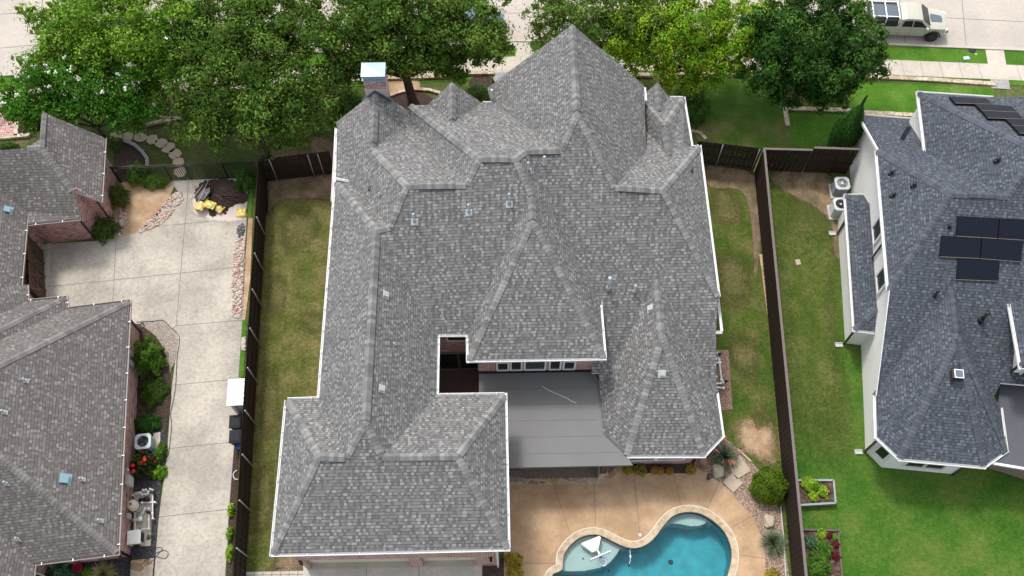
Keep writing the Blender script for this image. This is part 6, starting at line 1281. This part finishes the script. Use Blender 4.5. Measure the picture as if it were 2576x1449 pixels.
# floating basketball hoop in the pool
x, y, _ = G(1508, 1372, 0); t = thing('pool_basketball_hoop', 'white poolside basketball hoop with net standing on the shallow pool ledge', 'basketball hoop', (x, y, -.3))
def gp(px, py, z): return Vector(G(px, py, z))
ccrop = lambda u, v: (1392.8+u/6.163, 1213.9+v/6.163)
zb = .15; base_ = [gp(*ccrop(*p), zb) for p in ((432, 940), (705, 828), (730, 850), (690, 1040), (600, 1075), (435, 955))]
m = MB(); m.prism([(p.x, p.y) for p in base_], -.3, zb); m.build('base', F_white, t)
pole0, pole1 = gp(*ccrop(672, 1035), .15), gp(*ccrop(722, 1130), 1.0)
m = MB(); m.tube([pole0, pole1], .05, 10); m.build('pole', F_white, t)
bb0, bb1 = gp(*ccrop(572, 1192), 1.25), gp(*ccrop(882, 1060), 1.25); d = (bb1-bb0).normalized(); nn = Vector((d.y, -d.x, 0))
m = MB(); mid = (bb0+bb1)/2; m.box((mid.x, mid.y, 1.0), ((bb1-bb0).length, .04, .6), math.atan2(d.y, d.x)); m.build('backboard', F_white, t)
rc = gp(*ccrop(768, 1230), .95); r_ = .225; m = MB(); m.tube([(rc.x+r_*math.cos(2*math.pi*k/24), rc.y+r_*math.sin(2*math.pi*k/24), .95) for k in range(25)], .014, 6, cap=False); m.build('rim', plain('blue_rim', (.03, .15, .5), .4), t)
q = gp(*ccrop(728, 1150), .95); m = MB(); m.box((q.x, q.y, .95), (.14, .12, .06), math.atan2(d.y, d.x)); m.build('bracket', plain('blue_bracket', (.02, .10, .5), .4), t)
m = MB()
for k in range(14):
    for sg in (1, -1):
        P = []
        for j in range(5): a = 2*math.pi*(k/14)+sg*j*.22; rad = r_*(1-.5*(j/4)**.8); P.append((rc.x+rad*math.cos(a), rc.y+rad*math.sin(a), .95-.38*j/4))
        m.tube(P, .016, 4)
m.build('net', F_white, t)
x, y, _ = G(1586, 1400, -.1); t = thing('pool_thermometer', 'floating thermometer on a white cord at the pool edge', 'thermometer', (x, y, -.14)); m = MB(); P = [G(*ccrop(1183, 1020), -.13), G(*ccrop(1187, 1130), -.13), G(*ccrop(1190, 1200), -.13), G(*ccrop(1168, 1268), -.13)]; m.tube(P, .012, 6); m.build('cord', F_white, t); m = MB(); m.tube([P[1], (P[1][0]+.01, P[1][1]-.12, -.12)], .04, 8); m.build('float', F_white, t); m = MB(); m.tube([P[3], (P[3][0], P[3][1]-.1, -.14)], .04, 8); m.build('probe', M_black, t)
for px, py, z, r, lb in ((1687, 1414, -1.49, .13, 'large dark main drain on the pool floor'), (1531.5, 1436, -1.49, .06, 'small dark fitting on the pool floor below the hoop'), (1467, 1405, -.37, .045, 'small dark fitting on the grey pool ledge')):
    x, y, _ = G(px, py, z); m = MB(); m.lathe((x, y, z), [(r, 0), (r, .02), (r*.7, .03)], 16); m.build('pool_drain', M_black, label=lb, cat='drain')
# lawn and street covers
for px, py, r, lb, mt in ((2444.5, 125, .26, 'dark round water meter cover in the parkway grass', M_black), (2455, 137, .07, 'small pale round cap in the parkway grass', M_alum)):
    x, y, _ = G(px, py); m = MB(); m.lathe((x, y, .0), [(r, 0), (r, .04), (r*.85, .05)], 18); m.build('utility_cover', mt, label=lb, cat='utility cover')
for px, py, lb, sz in ((2430.5, 147, 'pale blue rectangular meter lid in the parkway grass', (.4, .25, .06)), (2007, 660, 'small square tan utility lid in the lawn right of the fence', (.28, .35, .05)), (1290, 112, 'grey meter lid in the parkway grass near the entry walk', (.4, .3, .05))):
    x, y, _ = G(px, py); m = MB(); m.box((x, y, sz[2]/2+.004), sz, .15); m.build('meter_lid', plain('lid_blue', (.42, .55, .6), .5) if px > 2400 else (M_flag2 if px > 2000 else M_steel), label=lb, cat='meter lid')
# ================================================================ VEHICLES
def pickup(loc, rz, paint, label, group):
    t = thing('pickup_truck', label, 'pickup truck', loc, rz, group)
    # stations along x: (x, half width at sill, half width at belt, z sill, z belt)
    m = MB(); st = [(-2.72, .80, .84, .55, 1.12), (-2.65, .88, .92, .48, 1.18), (-1.2, .92, .95, .46, 1.2), (-.55, .92, .95, .46, 1.2), (1.0, .92, .95, .46, 1.2), (1.35, .92, .93, .46, 1.16), (2.0, .90, .89, .5, 1.10), (2.45, .84, .80, .52, 1.02), (2.66, .66, .62, .55, .92)]
    sec = lambda s_: [(s_[0], -s_[1], s_[3]), (s_[0], -s_[2]-.01, (s_[3]+s_[4])*.5), (s_[0], -s_[2]+.03, s_[4]), (s_[0], -s_[2]*.6, s_[4]+.05), (s_[0], 0, s_[4]+.065), (s_[0], s_[2]*.6, s_[4]+.05), (s_[0], s_[2]-.03, s_[4]), (s_[0], s_[2]+.01, (s_[3]+s_[4])*.5), (s_[0], s_[1], s_[3])]
    S = [sec(s_) for s_ in st]
    for i in range(len(S)-1):
        for j in range(8): m.face([S[i][j], S[i][j+1], S[i+1][j+1], S[i+1][j]][::-1], smooth=True)
    m.face(S[0]); m.face(S[-1][::-1]); m.face([(-2.7, -.8, .5), (2.6, -.6, .5), (2.6, .6, .5), (-2.7, .8, .5)])
    m.build('body', paint, t, world=False)
    m = MB(); cab = [(-.78, .93, 1.18, .84, 1.18), (-.62, .93, 1.19, .72, 1.72), (-.3, .93, 1.2, .71, 1.80), (.45, .93, 1.2, .71, 1.80), (.72, .93, 1.2, .72, 1.74), (1.38, .90, 1.17, .80, 1.19)]
    T = [[(x, -a, z0), (x, -b_, z1), (x, -b_*.6, z1+.03), (x, 0, z1+.035), (x, b_*.6, z1+.03), (x, b_, z1), (x, a, z0)] for x, a, z0, b_, z1 in cab]
    for i in range(len(T)-1):
        for j in range(6): m.face([T[i][j], T[i][j+1], T[i+1][j+1], T[i+1][j]][::-1], smooth=True)
    m.build('cab', paint, t, world=False)
    m = MB(); m.face([(.78, -.64, 1.775), (1.38, -.74, 1.265), (1.38, .74, 1.265), (.78, .64, 1.775)]); m.build('windscreen', M_glass, t, world=False)
    for sg in (-1, 1):
        for a in ([(-.55, 1.28), (-.42, 1.66), (.12, 1.70), (.14, 1.27)], [(.2, 1.27), (.2, 1.70), (.66, 1.66), (1.12, 1.27)]):
            m = MB(); f = [(x, sg*(.93-(z-1.2)*.34+.012), z) for x, z in a]; m.face(f); m.build('side_window', M_glass, t, world=False)
        for x in (-.35, .55): m = MB(); m.box((x, sg*.965, 1.1), (.2, .03, .035)); m.build('door_handle', paint, t, world=False)
        for x in (-.6, .16, 1.12): m = MB(); m.box((x, sg*.945, .82), (.012, .02, .65)); m.build('door_seam', M_black, t, world=False)
        m = MB(); m.box((1.12, sg*1.06, 1.28), (.12, .2, .16)); m.build('wing_mirror', paint, t, world=False)
        m = MB(); m.box((2.5, sg*.68, .92), (.25, .2, .12), -sg*.5); m.build('headlight', F_white, t, world=False)
        for x in (-1.62, 1.72):
            w_ = thing('wheel', None, None, (0, 0, 0)); w_.parent = t; w_.location = (x, sg*.86, .41)
            m = MB(); m.tube([(0, -.15, 0), (0, -.12, 0), (0, .12, 0), (0, .15, 0)], [.36, .41, .41, .36], 28); m.build('tyre', M_black, w_, world=False)
            m = MB(); m.tube([(0, sg*.151, 0), (0, sg*.158, 0)], [.24, .22], 20); m.build('rim', M_trimdk, w_, world=False)
            m = MB(); P = [(x+.5*math.cos(a), sg*.955, .42+.5*math.sin(a)) for a in np.linspace(.1, math.pi-.1, 12)]
            for k in range(11): m.bar(P[k], P[k+1], .08, .07)
            m.build('wheel_arch', M_black, t, world=False)
    # dark hood panel, bed topper with white rack
    m = MB(); m.face([(1.5, -.34, 1.225), (2.22, -.26, 1.155), (2.28, 0, 1.16), (2.22, .26, 1.155), (1.5, .34, 1.225), (1.45, 0, 1.24)]); m.build('hood_decal', plain('slate_blue_panel', (.10, .125, .16), .5), t, world=False)
    m = MB(); U_ = [[(x, -.88, 1.2), (x, -.80, 1.68), (x, -.5, 1.76), (x, .5, 1.76), (x, .80, 1.68), (x, .88, 1.2)] for x in (-2.62, -.82)]
    for j in range(5): m.face([U_[0][j], U_[1][j], U_[1][j+1], U_[0][j+1]], 1 if j == 2 else 0)
    m.face(U_[0]); m.face(U_[1][::-1]); m.build('topper', [M_black, plain('slate_blue_top', (.10, .125, .16), .6)], t, world=False)
    m = MB()
    for y_ in (-.62, .62): m.bar((-2.6, y_, 1.86), (-.8, y_, 1.86), .05)
    for x in (-2.5, -1.66, -.82): m.bar((x, -.8, 1.88), (x, .8, 1.88), .07, .05); m.bar((x, -.8, 1.88), (x, -.86, 1.5), .04); m.bar((x, .8, 1.88), (x, .86, 1.5), .04)
    m.build('roof_rack', F_white, t, world=False)
    m = MB(); m.box((2.66, 0, .62), (.16, 1.3, .2)); m.build('front_bumper', M_black, t, world=False)
    m = MB(); m.box((-1.75, -.885, 1.42), (.16, .02, .1)); m.build('window_sticker', M_alum, t, world=False)
    return t
P_sand = N('sand_car_paint', .25, .5); P_sand.b.inputs['Coat Weight'].default_value = .4; P_sand.col((.46, .445, .37)); P_sand = P_sand.mat
wf, wr = Vector(G(2331, 103)), Vector(G(2212, 98)); dv = (wf-wr); rzp = math.atan2(dv.y, dv.x); mid = (wf+wr)/2; nv = Vector((-math.sin(rzp), math.cos(rzp), 0))
pickup(mid+nv*.92, rzp, P_sand, 'sand coloured pickup with black topper and white roof rack parked at the top right', None)
def car(loc, rz, paint, label, s_=1):
    t = thing('parked_car', label, 'car', loc, rz, 'cars parked along the kerb under the trees'); m = MB()
    st = [(-2.2, .7, .5, .78), (-2.05, .84, .35, .88), (-1.0, .89, .3, .93), (1.0, .89, .3, .93), (1.8, .84, .34, .82), (2.2, .66, .4, .68)]
    S = [[(x, -w_, z0), (x, -w_-.02, (z0+z1)/2), (x, -w_+.05, z1), (x, 0, z1+.05), (x, w_-.05, z1), (x, w_+.02, (z0+z1)/2), (x, w_, z0)] for x, w_, z0, z1 in st]
    for i in range(len(S)-1):
        for j in range(6): m.face([S[i][j], S[i+1][j], S[i+1][j+1], S[i][j+1]], smooth=True)
    m.face(S[0][::-1]); m.face(S[-1]); m.build('body', paint, t, world=False)
    cb = [(-1.75, .80, .92), (-1.1, .64, 1.38), (-.2, .64, 1.45), (.35, .64, 1.4), (1.15, .80, .92)]
    m = MB()
    for i in range(4):
        (x0, w0, z0), (x1, w1, z1) = cb[i], cb[i+1]; m.face([(x0, -w0, z0), (x1, -w1, z1), (x1, w1, z1), (x0, w0, z0)], 1 if i in (1, 2) else 0)
    for sg in (-1, 1): m.face([(x, sg*w_, z) for x, w_, z in cb], 0)
    m.build('greenhouse', [M_glass, paint], t, world=False)
    for x in (-1.35, 1.4):
        for sg in (-1, 1): m = MB(); m.tube([(x, sg*.74, .32), (x, sg*.92, .32)], .32, 18); m.build('wheel', M_black, t, world=False)
    return t
P_blue = plain('steel_blue_paint', (.12, .17, .24), .2, .3, .05); P_silver = plain('silver_paint', (.45, .48, .5), .25, .4, .05)
x, y, _ = G(1185, 75); car((x, y, 0), .02, P_blue, 'steel blue car mostly hidden behind the largest oak')
x, y, _ = G(330, 128); car((x, y, 0), .05, P_blue, 'blue car glimpsed through the bright green tree at the top left')
x, y, _ = G(470, 122); car((x, y, 0), .05, P_silver, 'silver car glimpsed between the bright green tree and the dark oak')
